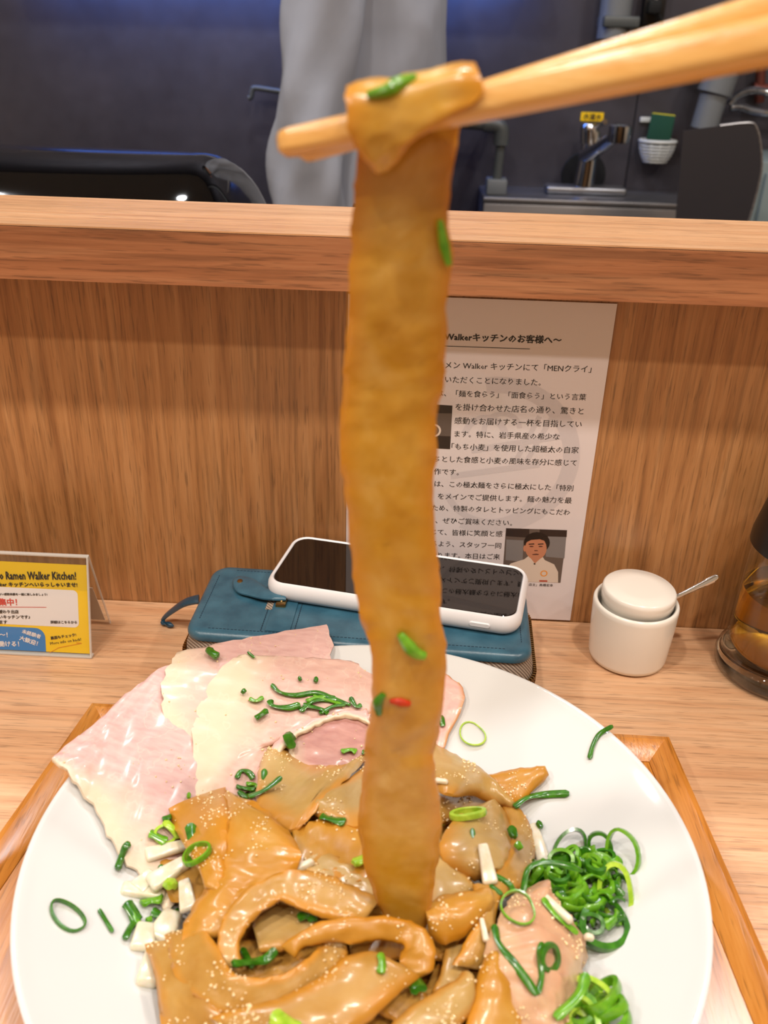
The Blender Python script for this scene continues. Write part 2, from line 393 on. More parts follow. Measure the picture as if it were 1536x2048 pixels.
# counter: table top, upright panel and raised ledge
t_ = thing('counter_table', (0, -.3, 0), 'light wood counter table top with fine horizontal grain', 'counter')
ob('tabletop', *box(-1.8, 1.8, -.56, -.0005, -.035, 0, .0015), M['table'], t_)
ob('table_leg', *box(-1.2, -1.13, -.35, -.05, FLOOR, -.0352, .003), M['table'], t_)
ob('table_leg', *box(1.13, 1.2, -.35, -.05, FLOOR, -.0352, .003), M['table'], t_)
LH, LT, LO, LB = .2203, .0279, .0338, .0526
t_ = thing('counter_partition', (0, 0, FLOOR), 'brown oak upright partition panel behind the table top with vertical grain', 'partition')
ob('back_panel', *box(-1.8, 1.8, 0, .02, FLOOR, LH-.0002), M['panel'], t_)
t_ = thing('raised_ledge', (0, 0, LH), 'thick wooden ledge running along the top of the partition', 'ledge')
ob('ledge_board', *box(-1.8, 1.8, -LO, LB, LH, LH+LT-.0012), M['ledgeface'], t_)
ob('ledge_veneer', *box(-1.8, 1.8, -LO+.0007, LB, LH+LT-.0009, LH+LT), M['ledgetop'], t_, label='glossy top veneer of the ledge, coloured paler as lit from above')
ob('edge_groove', *box(-1.8, 1.8, -LO+.0009, LB-.001, LH+LT-.0013, LH+LT-.0008), M['groove'], t_)

# ceiling lights
for i, (x, y) in enumerate(DOWN):
    q = thing('ceiling_downlight', (x, y, CEIL-.01), ['first', 'second', 'third', 'fourth'][i % 4]+' round downlight from the left in the ceiling row '+('above the counter' if y > -1 else 'behind the seats'), 'ceiling light', 'downlights over the dining side')
    ob('trim_ring', *lathe([(.045, 0), (.06, 0), (.062, .005), (.06, .01), (.045, .01)], (x, y, CEIL-.0105), 32, closed=True), M['ceilpaint'], q)
for i, x in enumerate(KLAMP):
    q = thing('kitchen_ceiling_light', (x, .72, CEIL-.01), ['left', 'middle', 'right'][i]+' round ceiling light over the kitchen', 'ceiling light', 'round lights over the kitchen')
    ob('trim_ring', *lathe([(.062, 0), (.08, 0), (.082, .006), (.08, .01), (.062, .01)], (x, .72, CEIL-.0105), 32, closed=True), M['ceilpaint'], q)
q = thing('added_blue_strip', (-.32, YW-.07, .475), 'added housing of the unseen blue glow lamp high on the kitchen wall', 'light strip')  # made-up fixture around the added blue lamp
ob('housing', *box(-.86, .22, YW-.09, YW-.05, .473, .492, .002), M['steel'], q)
for x in (-.8, .16): ob('bracket', *box(x-.01, x+.01, YW-.05, YW-.0002, .475, .488), M['steel'], q)

# ------------------------------------------------------------------ plate, tray
PC = Vector((-.0115, -.2381, 0)); PR = .13255; PZ = .050
def plate_z(r):
    s = min(r/PR, 1); return .0165+(PZ-.0165)*(max(0, (s-.30)/.70))**1.55
DC = onz(705, 1840, .04); DR = .080
def dome_z(x, y):
    r = math.hypot(x-DC.x, (y-DC.y)*.92)/DR
    return .0415+.012*(1-r*r)-.012*max(0, r-.8)*4
def F_plate(x, y): return plate_z(math.hypot(x-PC.x, y-PC.y))
def F_food(x, y): return max(F_plate(x, y)+.002, dome_z(x, y))
def hit(px, py, dz=0., fn=F_food):
    z = .045
    for _ in range(26):
        p = onz(px, py, z); z = z*.45+(fn(p.x, p.y)+dz)*.55
    return onz(px, py, z)
q = thing('serving_plate', (PC.x, PC.y, .0065), 'large glossy white round coupe plate heaped with noodles and pork', 'plate')
prof = [(0, .0165)]+[(PR*s/40, plate_z(PR*s/40)) for s in range(6, 40)]+[(PR-.0012, PZ-.0004), (PR-.0002, PZ), (PR+.0012, PZ-.0006), (PR+.0012, PZ-.0022)]
prof += [(PR*s/20, plate_z(PR*s/20)-.0045) for s in range(19, 7, -1)]+[(.047, .0105), (.046, .0068), (.043, .0066), (.042, .0095), (0, .0095)]
ob('plate_body', *lathe(prof, (PC.x, PC.y, 0), 160), M['white'], q, smooth=60)
# tray: measured at its two far corners
tb = [onz(188, 1440, .0), onz(1332, 1508, .0)]; tl = onz(0, 1712, .0); trr = onz(1536, 1985, .0)
TYF = tb[0].y-.225
def ext(p, r): return p+(r-p)*((TYF-p.y)/(r.y-p.y))
c = [ext(tb[0], tl), ext(tb[1], trr), tb[1], tb[0]]
q = thing('wooden_tray', ((c[0]+c[1]+c[2]+c[3])/4), 'honey coloured wooden tray with raised sloping rim under the plate', 'tray')
inw = []
for i in range(4):
    d = (c[(i+1) % 4]-c[i]).normalized(); inw.append(Vector((-d.y, d.x, 0)))
def inset(i, u):
    "corner i moved inward by u from both of its sides"
    n0, n1 = inw[i-1], inw[i]; k = 1+n0.dot(n1); return c[i]+(n0+n1)*(u/k)
ob('tray_floor', *loft([[inset(i, .0142)+Vector((0, 0, z)) for i in range(4)] for z in (.0005, .0064)]), M['tray'], q, smooth=20)
prof2 = [(0, 0.0003), (.0, .010), (.001, .0128), (.004, .0135), (.0065, .0125), (.014, .0068), (.014, .0003)]
for i in range(4):
    j = (i+1) % 4; ob('rail', *loft([[inset(i, u)+Vector((0, 0, z)) for u, z in prof2], [inset(j, u)+Vector((0, 0, z)) for u, z in prof2]]), M['tray'], q, smooth=25)

# everything lying on the food is dropped onto the real surfaces below it
from mathutils.bvhtree import BVHTree
TREES = []
def add_tree(V, F): TREES.append(BVHTree.FromPolygons([tuple(v) for v in V], [tuple(f) for f in F]))
add_tree(*lathe(prof, (PC.x, PC.y, 0), 160))
def cast(px, py):
    v = ray(px, py).normalized(); best = None
    for T_ in TREES:
        h = T_.ray_cast(EYE, v)
        if h[0] is not None and (best is None or h[3] < best[1]):
            n = h[1] if h[1].dot(v) < 0 else -h[1]; best = (h[0], h[3], n)
    return v, best
def top(px, py, lift=.001, prev=None):
    v, b = cast(px, py)
    if b is None: p = hit(px, py, .002); return p, (p-EYE).length, Vector((0, 0, 1))
    d = b[1]
    if prev is not None: d = min(max(d, prev-.0035), prev+.0035)
    p = EYE+v*d+b[2]*lift; return p, d, b[2]
# sauce pool
V = []; F = []; NR, NA = 10, 60
for i in range(NR+1):
    for j in range(NA):
        an = 2*math.pi*j/NA; r = .060*i/NR*(1+.08*math.sin(3*an+1)+.05*math.sin(7*an)); x = DC.x+r*math.cos(an); y = DC.y+r*math.sin(an)
        V.append((x, y, max(.026-.0 if i < NR else .018, F_plate(x, y)+.0006)+(.004*(1-i/NR))))
for i in range(NR):
    for j in range(NA): k = (j+1) % NA; F.append((i*NA+j, (i+1)*NA+j, (i+1)*NA+k, i*NA+k))
o = ob('sauce_pool', V, F, M['sauce']); tag(o, 'shiny brown sauce pooled under the noodles on the plate', 'sauce', kind='stuff')

# ------------------------------------------------------------------ noodles
CNT = [0]
def noodle(rows, label, m='dough', t=.0028, bulge=.0006, wob=.0009, fn=F_food, name='flat_noodle', cat='noodle', group='wide flat noodles on the plate', na=9, beads=1., **k):
    CNT[0] += 1
    W = []
    for A, B in rows: W.append((hit(A[0], A[1], A[2]/1000, fn), hit(B[0], B[1], B[2]/1000, fn)))
    V, Fc, uv = ribbon(W, t, bulge, na=na, wob=wob, seed=CNT[0], **k)
    o = ob(name, V, Fc, M[m], uv=uv, smooth=70); tag(o, label, cat, group); add_tree(V, Fc)
    if beads and 'buried' not in label: bubbles(V, Fc, o, beads)
    return o
ICO = bmesh.new(); bmesh.ops.create_icosphere(ICO, subdivisions=1, radius=1); IV, IF = bmout(ICO)
def bubbles(V, F, parent, dens):
    mb = MB(); rnd = random.Random(len(V)+int(V[0].x*1e5))
    for f in F:
        if len(f) != 4: continue
        a, b, c_, d = [V[i] for i in f]; n = (c_-a).cross(d-b)
        ar = n.length/2
        if ar < 1e-9: continue
        n.normalize()
        if n.z < .3: continue
        k = noise.noise((a+c_)*42+Vector((7, 3, 1)))+.5*noise.noise((a+c_)*110); ex = ar*.62e6*dens*max(0, k-.10)
        cnt = int(ex)+(rnd.random() < ex-int(ex))
        for _ in range(min(cnt, 4)):
            u, w_ = rnd.random(), rnd.random(); p = (a.lerp(b, u)).lerp(d.lerp(c_, u), w_); r = .00024+.00044*rnd.random()**1.6
            mb.add([p+v*r+n*r*.35 for v in IV], IF)
    if mb.V: mb.build('oil_bubbles', M['bead'], parent, kind='stuff', smooth=180, label='oil bubbles with bright glints put into their pale colour')
# lower layer, seen in the gaps
LOW = [((330, 1760), (520, 1700)), ((420, 1880), (640, 1960)), ((560, 1660), (800, 1700)), ((700, 1900), (960, 1880)), ((800, 1640), (1010, 1700)), ((880, 1800), (1020, 1900)), ((600, 2080), (900, 2040)), ((330, 2040), (560, 2100)), ((700, 1790), (900, 1820)), ((860, 1960), (1060, 2060)), ((460, 1780), (640, 1880)), ((520, 1600), (760, 1590))]
for i, ((x0, y0), (x1, y1)) in enumerate(LOW):
    rows = []; L = math.hypot(x1-x0, y1-y0); nx, ny = -(y1-y0)/L, (x1-x0)/L
    for s in range(5):
        u = s/4; cx = x0+(x1-x0)*u+nx*22*math.sin(u*4+i); cy = y0+(y1-y0)*u+ny*22*math.sin(u*4+i); wv = 46
        dz = 1.5*math.sin(u*5+i*2)
        rows.append(((cx-nx*wv, cy-ny*wv, dz-1), (cx+nx*wv, cy+ny*wv, dz+1)))
    noodle(rows, 'flat brown noodle buried in the lowest layer of the heap', 'dough', fn=lambda x, y: max(F_plate(x, y)+.0045, dome_z(x, y)-.009), group='buried noodles of the lowest layer')
N = noodle
N([((880,1650,-4),(880,1592,-2)),((935,1630,-4),(930,1590,-2)),((1005,1622,-4),(1000,1602,-2))], 'dark strip of noodle in the shade below the upper right folded noodle')
N([((1000,1588,1),(972,1550,2)),((1033,1612,1),(1020,1541,3)),((1068,1580,2),(1062,1534,4)),((1098,1552,2),(1090,1533,3))], 'small triangular noodle tip resting furthest right on bare plate', 'dough2', bulge=.002)
N([((840,1545,5),(850,1478,5)),((872,1578,6),(885,1498,6)),((906,1592,7),(925,1520,7)),((950,1592,6),(968,1545,7)),((995,1610,4),(1003,1574,6)),((1026,1618,2),(1030,1606,3))], 'tan folded noodle just right of the lifted strip, pointing to the bare plate', 'dough3', bulge=.003)
N([((1002,1612,2),(1030,1613,1)),((1015,1650,3),(1057,1645,1)),((1018,1700,3),(1068,1708,0)),((985,1752,3),(1045,1772,1)),((950,1782,2),(992,1802,1))], 'curved noodle band hugging the right side of the ring topped lump', 'dough')
N([((925,1618,3),(985,1608,3)),((893,1660,4),(1012,1632,4)),((878,1700,3),(1022,1682,3)),((905,1735,1),(1022,1722,1)),((950,1762,-2),(1000,1748,-2))], 'rounded noodle lump topped by a pale green onion ring, right of lifted strip', 'dough3', bulge=.006)
N([((840,1690,-1),(880,1676,-1)),((850,1750,0),(928,1742,-1)),((850,1810,0),(960,1785,-2))], 'short noodle flap tucked against the lower right edge of the lifted strip', 'dough3')
N([((590,1745,0),(585,1652,1)),((650,1760,1),(640,1640,1)),((720,1770,1),(718,1640,1)),((795,1775,0),(792,1650,0))], 'knobbly noodle in the centre left of the lifted strip, glossy with oil', 'dough2', wob=.003)
N([((585,1745,1),(650,1700,1)),((660,1790,1),(720,1740,1)),((720,1830,0),(795,1790,0))], 'noodle with a streak of oil beads beside the foot of the lifted strip', 'dough3', wob=.002)
N([((619,1624,1),(632,1606,2)),((668,1645,2),(682,1568,3)),((728,1658,2),(742,1530,3)),((800,1655,1),(805,1535,2))], 'pale noodle flap tucked under the upper star shaped noodle', 'dough3', bulge=.002)
N([((528,1530,5),(545,1489,6)),((512,1600,4),(572,1500,6)),((545,1640,3),(622,1530,5)),((590,1660,3),(668,1532,5)),((635,1610,5),(705,1524,5)),((690,1560,5),(738,1510,4))], 'star shaped folded noodle with a blunt lobe, just below the pork slices', 'dough3', bulge=.002)
N([((446,1582,6),(505,1604,7)),((440,1642,6),(562,1648,7)),((440,1700,6),(601,1700,7)),((428,1752,5),(592,1748,6)),((398,1794,4),(562,1782,5)),((372,1842,2),(492,1828,3)),((364,1892,0),(445,1872,1))], 'broad smooth noodle sheet at the upper left of the heap, curving down to the left', 'dough2', bulge=.002, wob=.002)
N([((336,1618,9),(452,1576,8)),((352,1662,9),(456,1640,8.5)),((374,1702,8),(454,1700,8)),((398,1742,6),(448,1748,7)),((412,1778,4),(440,1785,5))], 'square cornered noodle flap folded over the upper left sheet', 'dough2', bulge=.001, wob=.001)
N([((505,1850,-3),(520,1905,-4)),((560,1800,-3),(570,1900,-4)),((620,1822,-3),(625,1880,-4)),((670,1845,-3),(668,1865,-4))], 'pale inner noodle face seen inside the arched loop', 'dough3')
N([((436,1935,3),(486,1935,1)),((436,1875,6),(480,1885,4)),((456,1820,8),(502,1846,6)),((502,1775,9),(540,1815,8)),((568,1746,9),(568,1804,8)),((640,1745,7),(612,1822,7)),((702,1772,5),(662,1838,6)),((760,1800,2),(725,1846,3))], 'arched noodle loop standing up left of centre', 'dough', bulge=0.)
N([((290,1890,1),(385,1875,1)),((310,1950,1),(405,1955,2)),((318,2005,1),(440,2020,2)),((330,2065,0),(480,2085,1)),((380,2140,0),(520,2150,0))], 'noodle at the lower left edge of the heap beside an onion chunk', 'dough')
N([((330,1870,1),(402,1850,2)),((348,1945,1),(440,1900,5)),((398,2002,1),(466,1945,7)),((470,2032,1),(512,1955,8)),((560,2020,1),(562,1948,8)),((622,1985,1),(606,1925,8)),((684,1938,1),(640,1893,3)),((694,1898,-1),(662,1882,1))], 'wide noodle curving like a bowl below the arched loop', 'dough', bulge=0.)
N([((560,1893,5),(590,1918,4)),((602,1864,8),(610,1896,5)),((650,1842,10),(655,1886,5)),((720,1834,11),(722,1886,6)),((790,1836,11),(778,1880,6)),((845,1854,8),(808,1892,6)),((870,1895,6),(800,1915,3)),((866,1938,3),(800,1930,1)),((838,1955,1),(802,1940,-1))], 'long noodle arm running across the front and curling down at its right end', 'dough2', bulge=.0005)
N([((740,2010,-4),(780,1960,-4)),((780,2040,-3),(850,1990,-3)),((860,2080,-4),(900,2030,-4))], 'sunken noodle with oil beads between two front noodles', 'dough')
N([((420,2035,4),(520,2110,3)),((540,2002,6),(640,2092,5)),((618,1970,7),(732,2046,6)),((688,1916,7),(792,1990,6)),((742,1904,5),(838,1955,4))], 'broad oily noodle sheet at the front centre', 'dough', bulge=.002)
N([((855,1812,1),(858,1872,0)),((880,1795,4),(892,1888,1)),((930,1784,5),(945,1862,2)),((978,1774,3),(975,1840,1))], 'chunky noodle fold right of the foot of the lifted strip', 'dough2', bulge=.005)
N([((890,1900,-4),(955,1885,-4)),((880,1945,-4),(935,1950,-4)),((862,1985,-5),(920,1990,-5))], 'thin noodle edge curving down right of the long front arm', 'dough3')
N([((945,1772,3),(1012,1780,1)),((958,1830,5),(990,1835,3)),((932,1880,4),(998,1900,1)),((905,1930,1),(960,1940,-2))], 'upright noodle edge left of the pink dumpling', 'dough')
N([((780,2048,4),(832,2105,3)),((842,2002,6),(905,2062,4)),((905,1962,6),(942,2022,4)),((926,1945,5),(948,1962,4))], 'folded noodle at the front edge, pointing up toward a narrow tip', 'dough3', bulge=.003)
N([((974,1906,6),(992,1908,6)),((952,1958,6),(1018,1952,6)),((938,2020,5),(1038,2012,5)),((930,2095,3),(1064,2085,3))], 'triangular amber noodle flap at the front right', 'dough2', bulge=.003)
N([((440,2060,1),(560,2120,1)),((520,2140,1),(680,2130,1)),((700,2150,1),(760,2080,2)),((800,2160,1),(880,2100,1))], 'nearest noodle at the bottom of the heap', 'dough')
N([((1038,1782,5),(1070,1772,4)),((1003,1828,8),(1112,1832,5)),((978,1890,8),(1166,1896,4)),((985,1950,7),(1158,1966,3)),((1015,2015,5),(1124,2020,2)),((1040,2075,3),(1092,2068,1))], 'soft pinkish dumpling under green onion strips, right of the noodles', 'dump', t=.005, bulge=.008, wob=.003, name='dumpling', cat='dumpling', group=None, na=13)

# ------------------------------------------------------------------ pork slices
def P(rows, label, m, **k): return noodle(rows, label, m, t=.0022, name='pork_slice', cat='pork slice', group='cold pork slices fanned on the plate rim', na=18, edge=.7, rag=.0018, beads=.12, **k)
pf = F_plate
P([((104,1524,4),(112,1508,4)),((140,1552,4),(188,1450,4)),((186,1612,3.5),(262,1382,4)),((230,1692,3.5),(345,1330,3.5)),((280,1752,2),(428,1400,2.5)),((308,1790,2),(470,1550,2)),((330,1830,2),(480,1660,2))], 'leftmost pink pork slice whose fatty tip hangs over the plate edge', 'pork1', fn=pf, wob=.0014)
P([((830,1325,3),(882,1343,3)),((830,1375,3),(930,1384,4)),((840,1440,3),(914,1434,3)),((850,1495,2),(884,1496,2))], 'rightmost pork slice poking out behind the lifted noodle with seared edge', 'pork3', fn=pf)
P([((356,1304,5),(655,1250,4)),((333,1345,5),(664,1302,5)),((324,1400,5),(650,1360,5)),((340,1480,5),(600,1440,5)),((358,1560,4),(560,1520,4)),((374,1650,3),(540,1610,3))], 'second pork slice from the left, reaching furthest back over the plate rim', 'pork1', fn=pf, wob=.0015)
P([((476,1309,9),(700,1322,8)),((430,1350,9),(750,1356,8)),((396,1420,8.5),(800,1405,8)),((384,1500,8),(745,1432,8)),((386,1580,7),(600,1452,8)),((392,1650,6),(515,1570,8))], 'large middle pork slice sprinkled with green onion, broad fat on its left', 'pork2', fn=pf, wob=.0016)
P([((570,1470,11),(745,1405,10)),((575,1510,11),(745,1450,11)),((600,1545,10),(760,1520,10))], 'darker pork slice underside seen in the fold left of the lifted noodle', 'pork4', fn=pf, wob=.001)
P([((740,1452,14),(734,1420,13)),((700,1434,15),(690,1424,13)),((640,1452,15),(632,1436,13)),((588,1476,15),(574,1464,12)),((548,1522,14),(530,1514,11)),((522,1572,12),(508,1568,9))], 'narrow curled up pork edge with browned rind arching over the fold', 'pork3', fn=pf, wob=.0008)

# ------------------------------------------------------------------ green onion
GRP = {'heap': ('green onion slice in the heap on the right side of the plate', 'green onion heap on the right'),
       'front': ('pale green onion slice in the small pile at the front right rim', 'pale green onion pile at the front right'),
       'left': ('green onion bit among the onion chunks left of the noodles', 'green onion among the onion chunks'),
       'pork': ('green onion sliver in the tangle on the middle pork slice', 'green onion tangle on the pork'),
       'mid': ('green onion bit tucked between pork and the upper left noodle', 'green onion between pork and noodle')}
def onion_tag(o, lab, grp=None):
    if lab in GRP: tag(o, GRP[lab][0], 'green onion', GRP[lab][1])
    else: tag(o, lab, 'green onion', grp)
def ring(c, rx, ry, rot, lab, m='g2', h=.0016, wall=.0007, tilt=(0, 0), nrm=None):
    if isinstance(c, tuple): c, _, nrm = top(c[0], c[1], .0002+.0025*(abs(tilt[0])+abs(tilt[1])))
    Mx = Matrix.Rotation(rot, 4, 'Z') @ Matrix.Rotation(tilt[0], 4, 'X') @ Matrix.Rotation(tilt[1], 4, 'Y'); rings = []
    n = 26; sd = R()*9; e = .002
    nn_ = Vector((F_plate(c.x-e, c.y)-F_plate(c.x+e, c.y), F_plate(c.x, c.y-e)-F_plate(c.x, c.y+e), 2*e)).normalized() if nrm is None else nrm
    Mx = Vector((0, 0, 1)).rotation_difference(nn_).to_matrix().to_4x4() @ Mx; rings = []
    for i in range(n):
        a = 2*math.pi*i/n; k = 1+.09*math.sin(2*a+sd)+.05*math.sin(3*a+sd); d = Vector((math.cos(a)*rx*k, math.sin(a)*ry*k, 0)); nn = Vector((math.cos(a)*ry, math.sin(a)*rx, 0)).normalized()
        lift = .0006*math.sin(a+sd)
        rings.append([c+Mx @ (d+nn*u*wall+Vector((0, 0, v*h+h*.6+lift))) for u, v in ((1, -.5), (1.15, 0), (1, .5), (0, .55), (0, -.55))])
    V = [p for r in rings for p in r]; F = []
    for i in range(n):
        j = (i+1) % n
        for k in range(5): l = (k+1) % 5; F.append((i*5+k, j*5+k, j*5+l, i*5+l))
    o = ob('green_onion_ring', V, F, M[m], smooth=50); onion_tag(o, lab)
def strip(pts, lab, m='g1', w=.0024, t=.0009, fn=F_food, dz=1.5, world=False, tw=0.):
    if world: P3 = pts
    else:
        P3 = []; pv = None
        for p in pts: a_, pv, _ = top(p[0], p[1], t*1.1, pv); P3.append(a_)
    P3 = catmull([Vector(p) for p in P3], 5); rings = []; n = len(P3)
    for i, p in enumerate(P3):
        d = (P3[min(i+1, n-1)]-P3[max(i-1, 0)]).normalized(); s = d.cross(Vector((0, 0, 1)))
        s = s.normalized() if s.length > 1e-4 else Vector((1, 0, 0)); u = s.cross(d).normalized()
        a = tw+.5*math.sin(i*.35); s, u = s*math.cos(a)+u*math.sin(a), u*math.cos(a)-s*math.sin(a); e = min(1, min(i, n-1-i)*.5+.55)
        rings.append([p+s*w/2*e*x+u*t/2*z for x, z in ((-1, 0), (-.8, 1), (0, 1.5), (.8, 1), (1, 0), (.8, -.6), (0, -.2), (-.8, -.6))])
    V, F = loft(rings); o = ob('green_onion_sliver', V, F, M[m], smooth=50); onion_tag(o, lab)
def pr(px, py, dz=0): return hit(px, py, dz/1000, F_plate)
ring((945,1470), .0056, .0064, .5, 'single thin green onion ring lying on bare plate behind the noodles', 'g3', .0012, .0006)
strip([(1180,1520),(1186,1495),(1200,1470),(1226,1452)], 'curved green onion sliver near the far right plate rim', 'g1', fn=F_plate, dz=.8)
ring((133,1836), .0078, .0040, -.42, 'flattened green onion ring lying alone at the left of the plate', 'g1', .0016, .0007)
strip([(196,1822),(210,1845),(224,1868)], 'straight green onion sliver right of the lone ring at the left', 'g1', .0018, fn=F_plate, dz=.8)
strip([(232,1746),(240,1722),(250,1700),(256,1694)], 'dark green onion roll lying below the leftmost pork slice', 'g1', .0032, .002, fn=F_plate, dz=1)
strip([(247,1885),(258,1862),(270,1848)], 'dark green onion bit at the lower left edge of the sauce', 'g1', .003, .0015, fn=F_plate, dz=1)
strip([(1025,1612,2),(1050,1596,1.5),(1090,1592,1),(1140,1590,1)], 'long green onion strip pointing right below the triangular noodle tip', 'g1', .0036, .0012, fn=F_plate)
strip([(1078,1650),(1084,1662)], 'tiny green bit on the plate above the green onion heap', 'g1', .003, .002, fn=F_plate, dz=1)
ring((935,1634), .0055, .003, .1, 'pale green onion ring on top of the rounded noodle lump', 'g3', .0022, .0018)
strip([(944,1662,8),(947,1690,9),(952,1715,8)], 'thin green sliver lying on the rounded noodle lump', 'g1', .0022)
strip([(1014,1660,4),(1018,1680,5)], 'dark green bit at the right of the rounded noodle lump', 'g1', .0045, .002)
strip([(1028,1695,2),(1034,1705,2)], 'yellow green bit below the dark bit on the noodle band', 'g2', .004, .002)
strip([(878,1655,1),(884,1650,1)], 'yellow green bit beside the right edge of the lifted strip', 'g3', .004, .002)
strip([(700,1735,4),(728,1722,4)], 'yellow green bit at the left foot of the lifted strip', 'g3', .005, .002)
strip([(645,1632,-3),(660,1640,-2),(690,1648,-3)], 'dark green piece in the gap below the star shaped noodle', 'g1', .005)
strip([(600,1842,5),(622,1838,5),(628,1850,5)], 'green bit inside the arched loop at its right end', 'g1', .004, .002)
strip([(465,1925,1),(500,1930,2),(530,1925,2),(555,1900,2)], 'long dark green sliver lying inside the arched loop', 'g1', .0036, .0016)
strip([(486,1905,2),(498,1925,3),(508,1940,2)], 'short green sliver crossing the dark one inside the arched loop', 'g1', .0028, .0014)
strip([(760,1912,8),(764,1930,9),(758,1950,8)], 'small curved green bit on the front noodle sheet', 'g2', .003)
strip([(815,1975,1),(830,1985,1),(845,2000,1)], 'dark green roll sunk between the two front noodles', 'g1', .006, .003)
strip([(550,2040,8),(580,2052,8),(602,2062,8)], 'bright yellow green piece at the very front centre', 'g3', .006, .003)
# on the dumpling
strip([(1000,1790,6),(970,1765,6),(985,1755,6),(1015,1770,7),(1030,1790,8)], 'looped green strand on the peak of the dumpling', 'g1', .0022)
strip([(992,1855,8),(998,1885,9),(1020,1920,11),(1050,1955,10),(1075,1992,9)], 'long green onion strand running down the dumpling left side', 'g1', .003)
strip([(1076,1990,9),(1080,1950,10),(1078,1905,10),(1082,1890,10)], 'thin green strand rising from the foot of the long strand on the dumpling', 'g1', .0022)
ring((1094,1912), .0035, .003, .3, 'small green knot on the right of the dumpling', 'g1', .002, .0016)
ring((1035,1825), .0062, .0056, .2, 'thin green onion ring lying on the dumpling peak', 'g2', .0014, .0006, (.5, 0))
strip([(1085,1800,6),(1110,1835,5),(1150,1868,4)], 'yellow green strip along the upper right of the dumpling', 'g2', .003)
ring((1208,1862), .0090, .0068, .6, 'big open green onion ring at the lower edge of the heap', 'g1', .0034, .0024, (.5, .2))
ring((1250,1714), .0056, .0098, -.35, 'tall open green onion ring at the upper right of the heap', 'g2', .003, .0013, (.7, 0))
ring((1236,1790), .0055, .0085, -.3, 'light green onion ring leaning at the right of the heap', 'g3', .003, .0018, (.8, .2))
ring((1142,1700), .0075, .0048, .5, 'green onion ring at the upper left of the heap', 'g1', .0026, .0014, (.6, 0))
strip([(1048,1790,8),(1052,1740,9),(1090,1728,10),(1140,1736,9),(1165,1745,8)], 'long arching green strand over the left of the heap', 'g1', .0026)
ring((1203,1700), .0035, .006, .1, 'narrow upright green onion ring at the top of the heap', 'g1', .003, .0014, (.9, 0))
HC = onz(1155, 1775, .036)
for i in range(92):
    a = R()*6.28; rr = .019*math.sqrt(R()); x = HC.x+rr*math.cos(a)*1.0; y = HC.y+rr*math.sin(a)*1.15
    z = F_plate(x, y)+.001+(.013*(1-(rr/.021)**2))*(.35+.65*R()); c = Vector((x, y, z)); m = random.choice(['g1', 'g1', 'g1', 'g2', 'g2', 'g2'])
    if R() < .35: ring(c, .0026+.0022*R(), .002+.0015*R(), R()*6.28, 'heap', m, .0026+.001*R(), .0015, (R()*1.4-.7, R()*1.4-.7))
    else:
        da = R()*6.28; d = Vector((math.cos(da), math.sin(da), .5*(R()-.5))).normalized()*(.0025+.003*R()); s = Vector((-d.y, d.x, .002*(R()-.5)))*.5
        strip([c-d, c+s*.6+Vector((0, 0, .001)), c+d], 'heap', m,   .0036+.0016*R(), .0015, world=True, tw=R()*2)
FC = onz(1180, 2015, .04)
for i in range(9):
    a = i*.7+R(); rr = .010*math.sqrt(R()); c = Vector((FC.x+rr*math.cos(a), FC.y+rr*math.sin(a), 0)); c.z = F_plate(c.x, c.y)+.002+.005*R()
    ring(c, .005+.003*R(), .004+.002*R(), R()*6, 'front', random.choice(['g3', 'g2', 'g2']), .003, .0018, (R()-.5, R()-.5))
strip([(1110,2035,2),(1150,1985,3),(1175,1955,2)], 'front', 'g2', .004, .0015, F_plate)
for pts, m, wd in ([(296,1670),(312,1680),(330,1690)], 'g2', .005), ([(330,1650),(350,1660),(358,1680)], 'g3', .004), ([(322,1645),(340,1638)], 'g1', .0035), ([(386,1655),(392,1690),(395,1715)], 'g1', .005), ([(376,1716),(384,1740),(394,1752)], 'g2', .006), ([(250,1812),(262,1830),(272,1850)], 'g1', .005), ([(280,1815),(300,1808),(328,1803)], 'g2', .0048), ([(300,1830),(322,1838),(345,1832)], 'g1', .005), ([(340,1820),(352,1835)], 'g1', .006), ([(262,1830),(275,1860)], 'g2', .003), ([(318,1735),(316,1755)], 'g1', .003), ([(290,1850),(300,1845)], 'g2', .003):
    strip([(p[0], p[1], 5) for p in pts], 'left', m, wd, .0018)
ring((330,1672), .0042, .003, .3, 'left', 'g3', .002, .0012); ring((396,1712), .0048, .0052, .2, 'left', 'g2', .002, .0009)
strip([(346,1775,6),(356,1785,6)], 'bright yellow green bit between the onion chunks at the left', 'g3', .006, .003)
PK = lambda pts, m='g1', w_=.0028, lab='pork', dz=12.6, t=.0012: strip([(a, b, dz) for a, b in pts], lab, m, w_, t, F_plate)
PK([(542,1372),(560,1388),(590,1394),(630,1388),(665,1398),(700,1412)]); PK([(540,1402),(545,1415),(575,1418),(600,1412)], 'g1', .0036)
PK([(600,1425),(620,1408),(645,1400),(672,1402)], 'g1', .004); PK([(606,1412),(640,1420),(655,1428)], 'g1', .004); PK([(625,1395),(650,1402),(690,1412)], 'g2', .0024); PK([(700,1398),(712,1416),(722,1412)], 'g1', .003)
PK([(612,1405),(630,1398),(650,1396)], 'g2', .003); PK([(640,1432),(665,1415),(690,1410)], 'g1', .003)
PK([(498,1400),(512,1405),(526,1398)], 'g2', .003, 'small green snippet left of the tangle on the middle pork slice', 12.5); PK([(510,1440),(522,1432),(534,1428)], 'g1', .0036, 'dark green bit below left of the tangle on the pork', 12.5, .002)
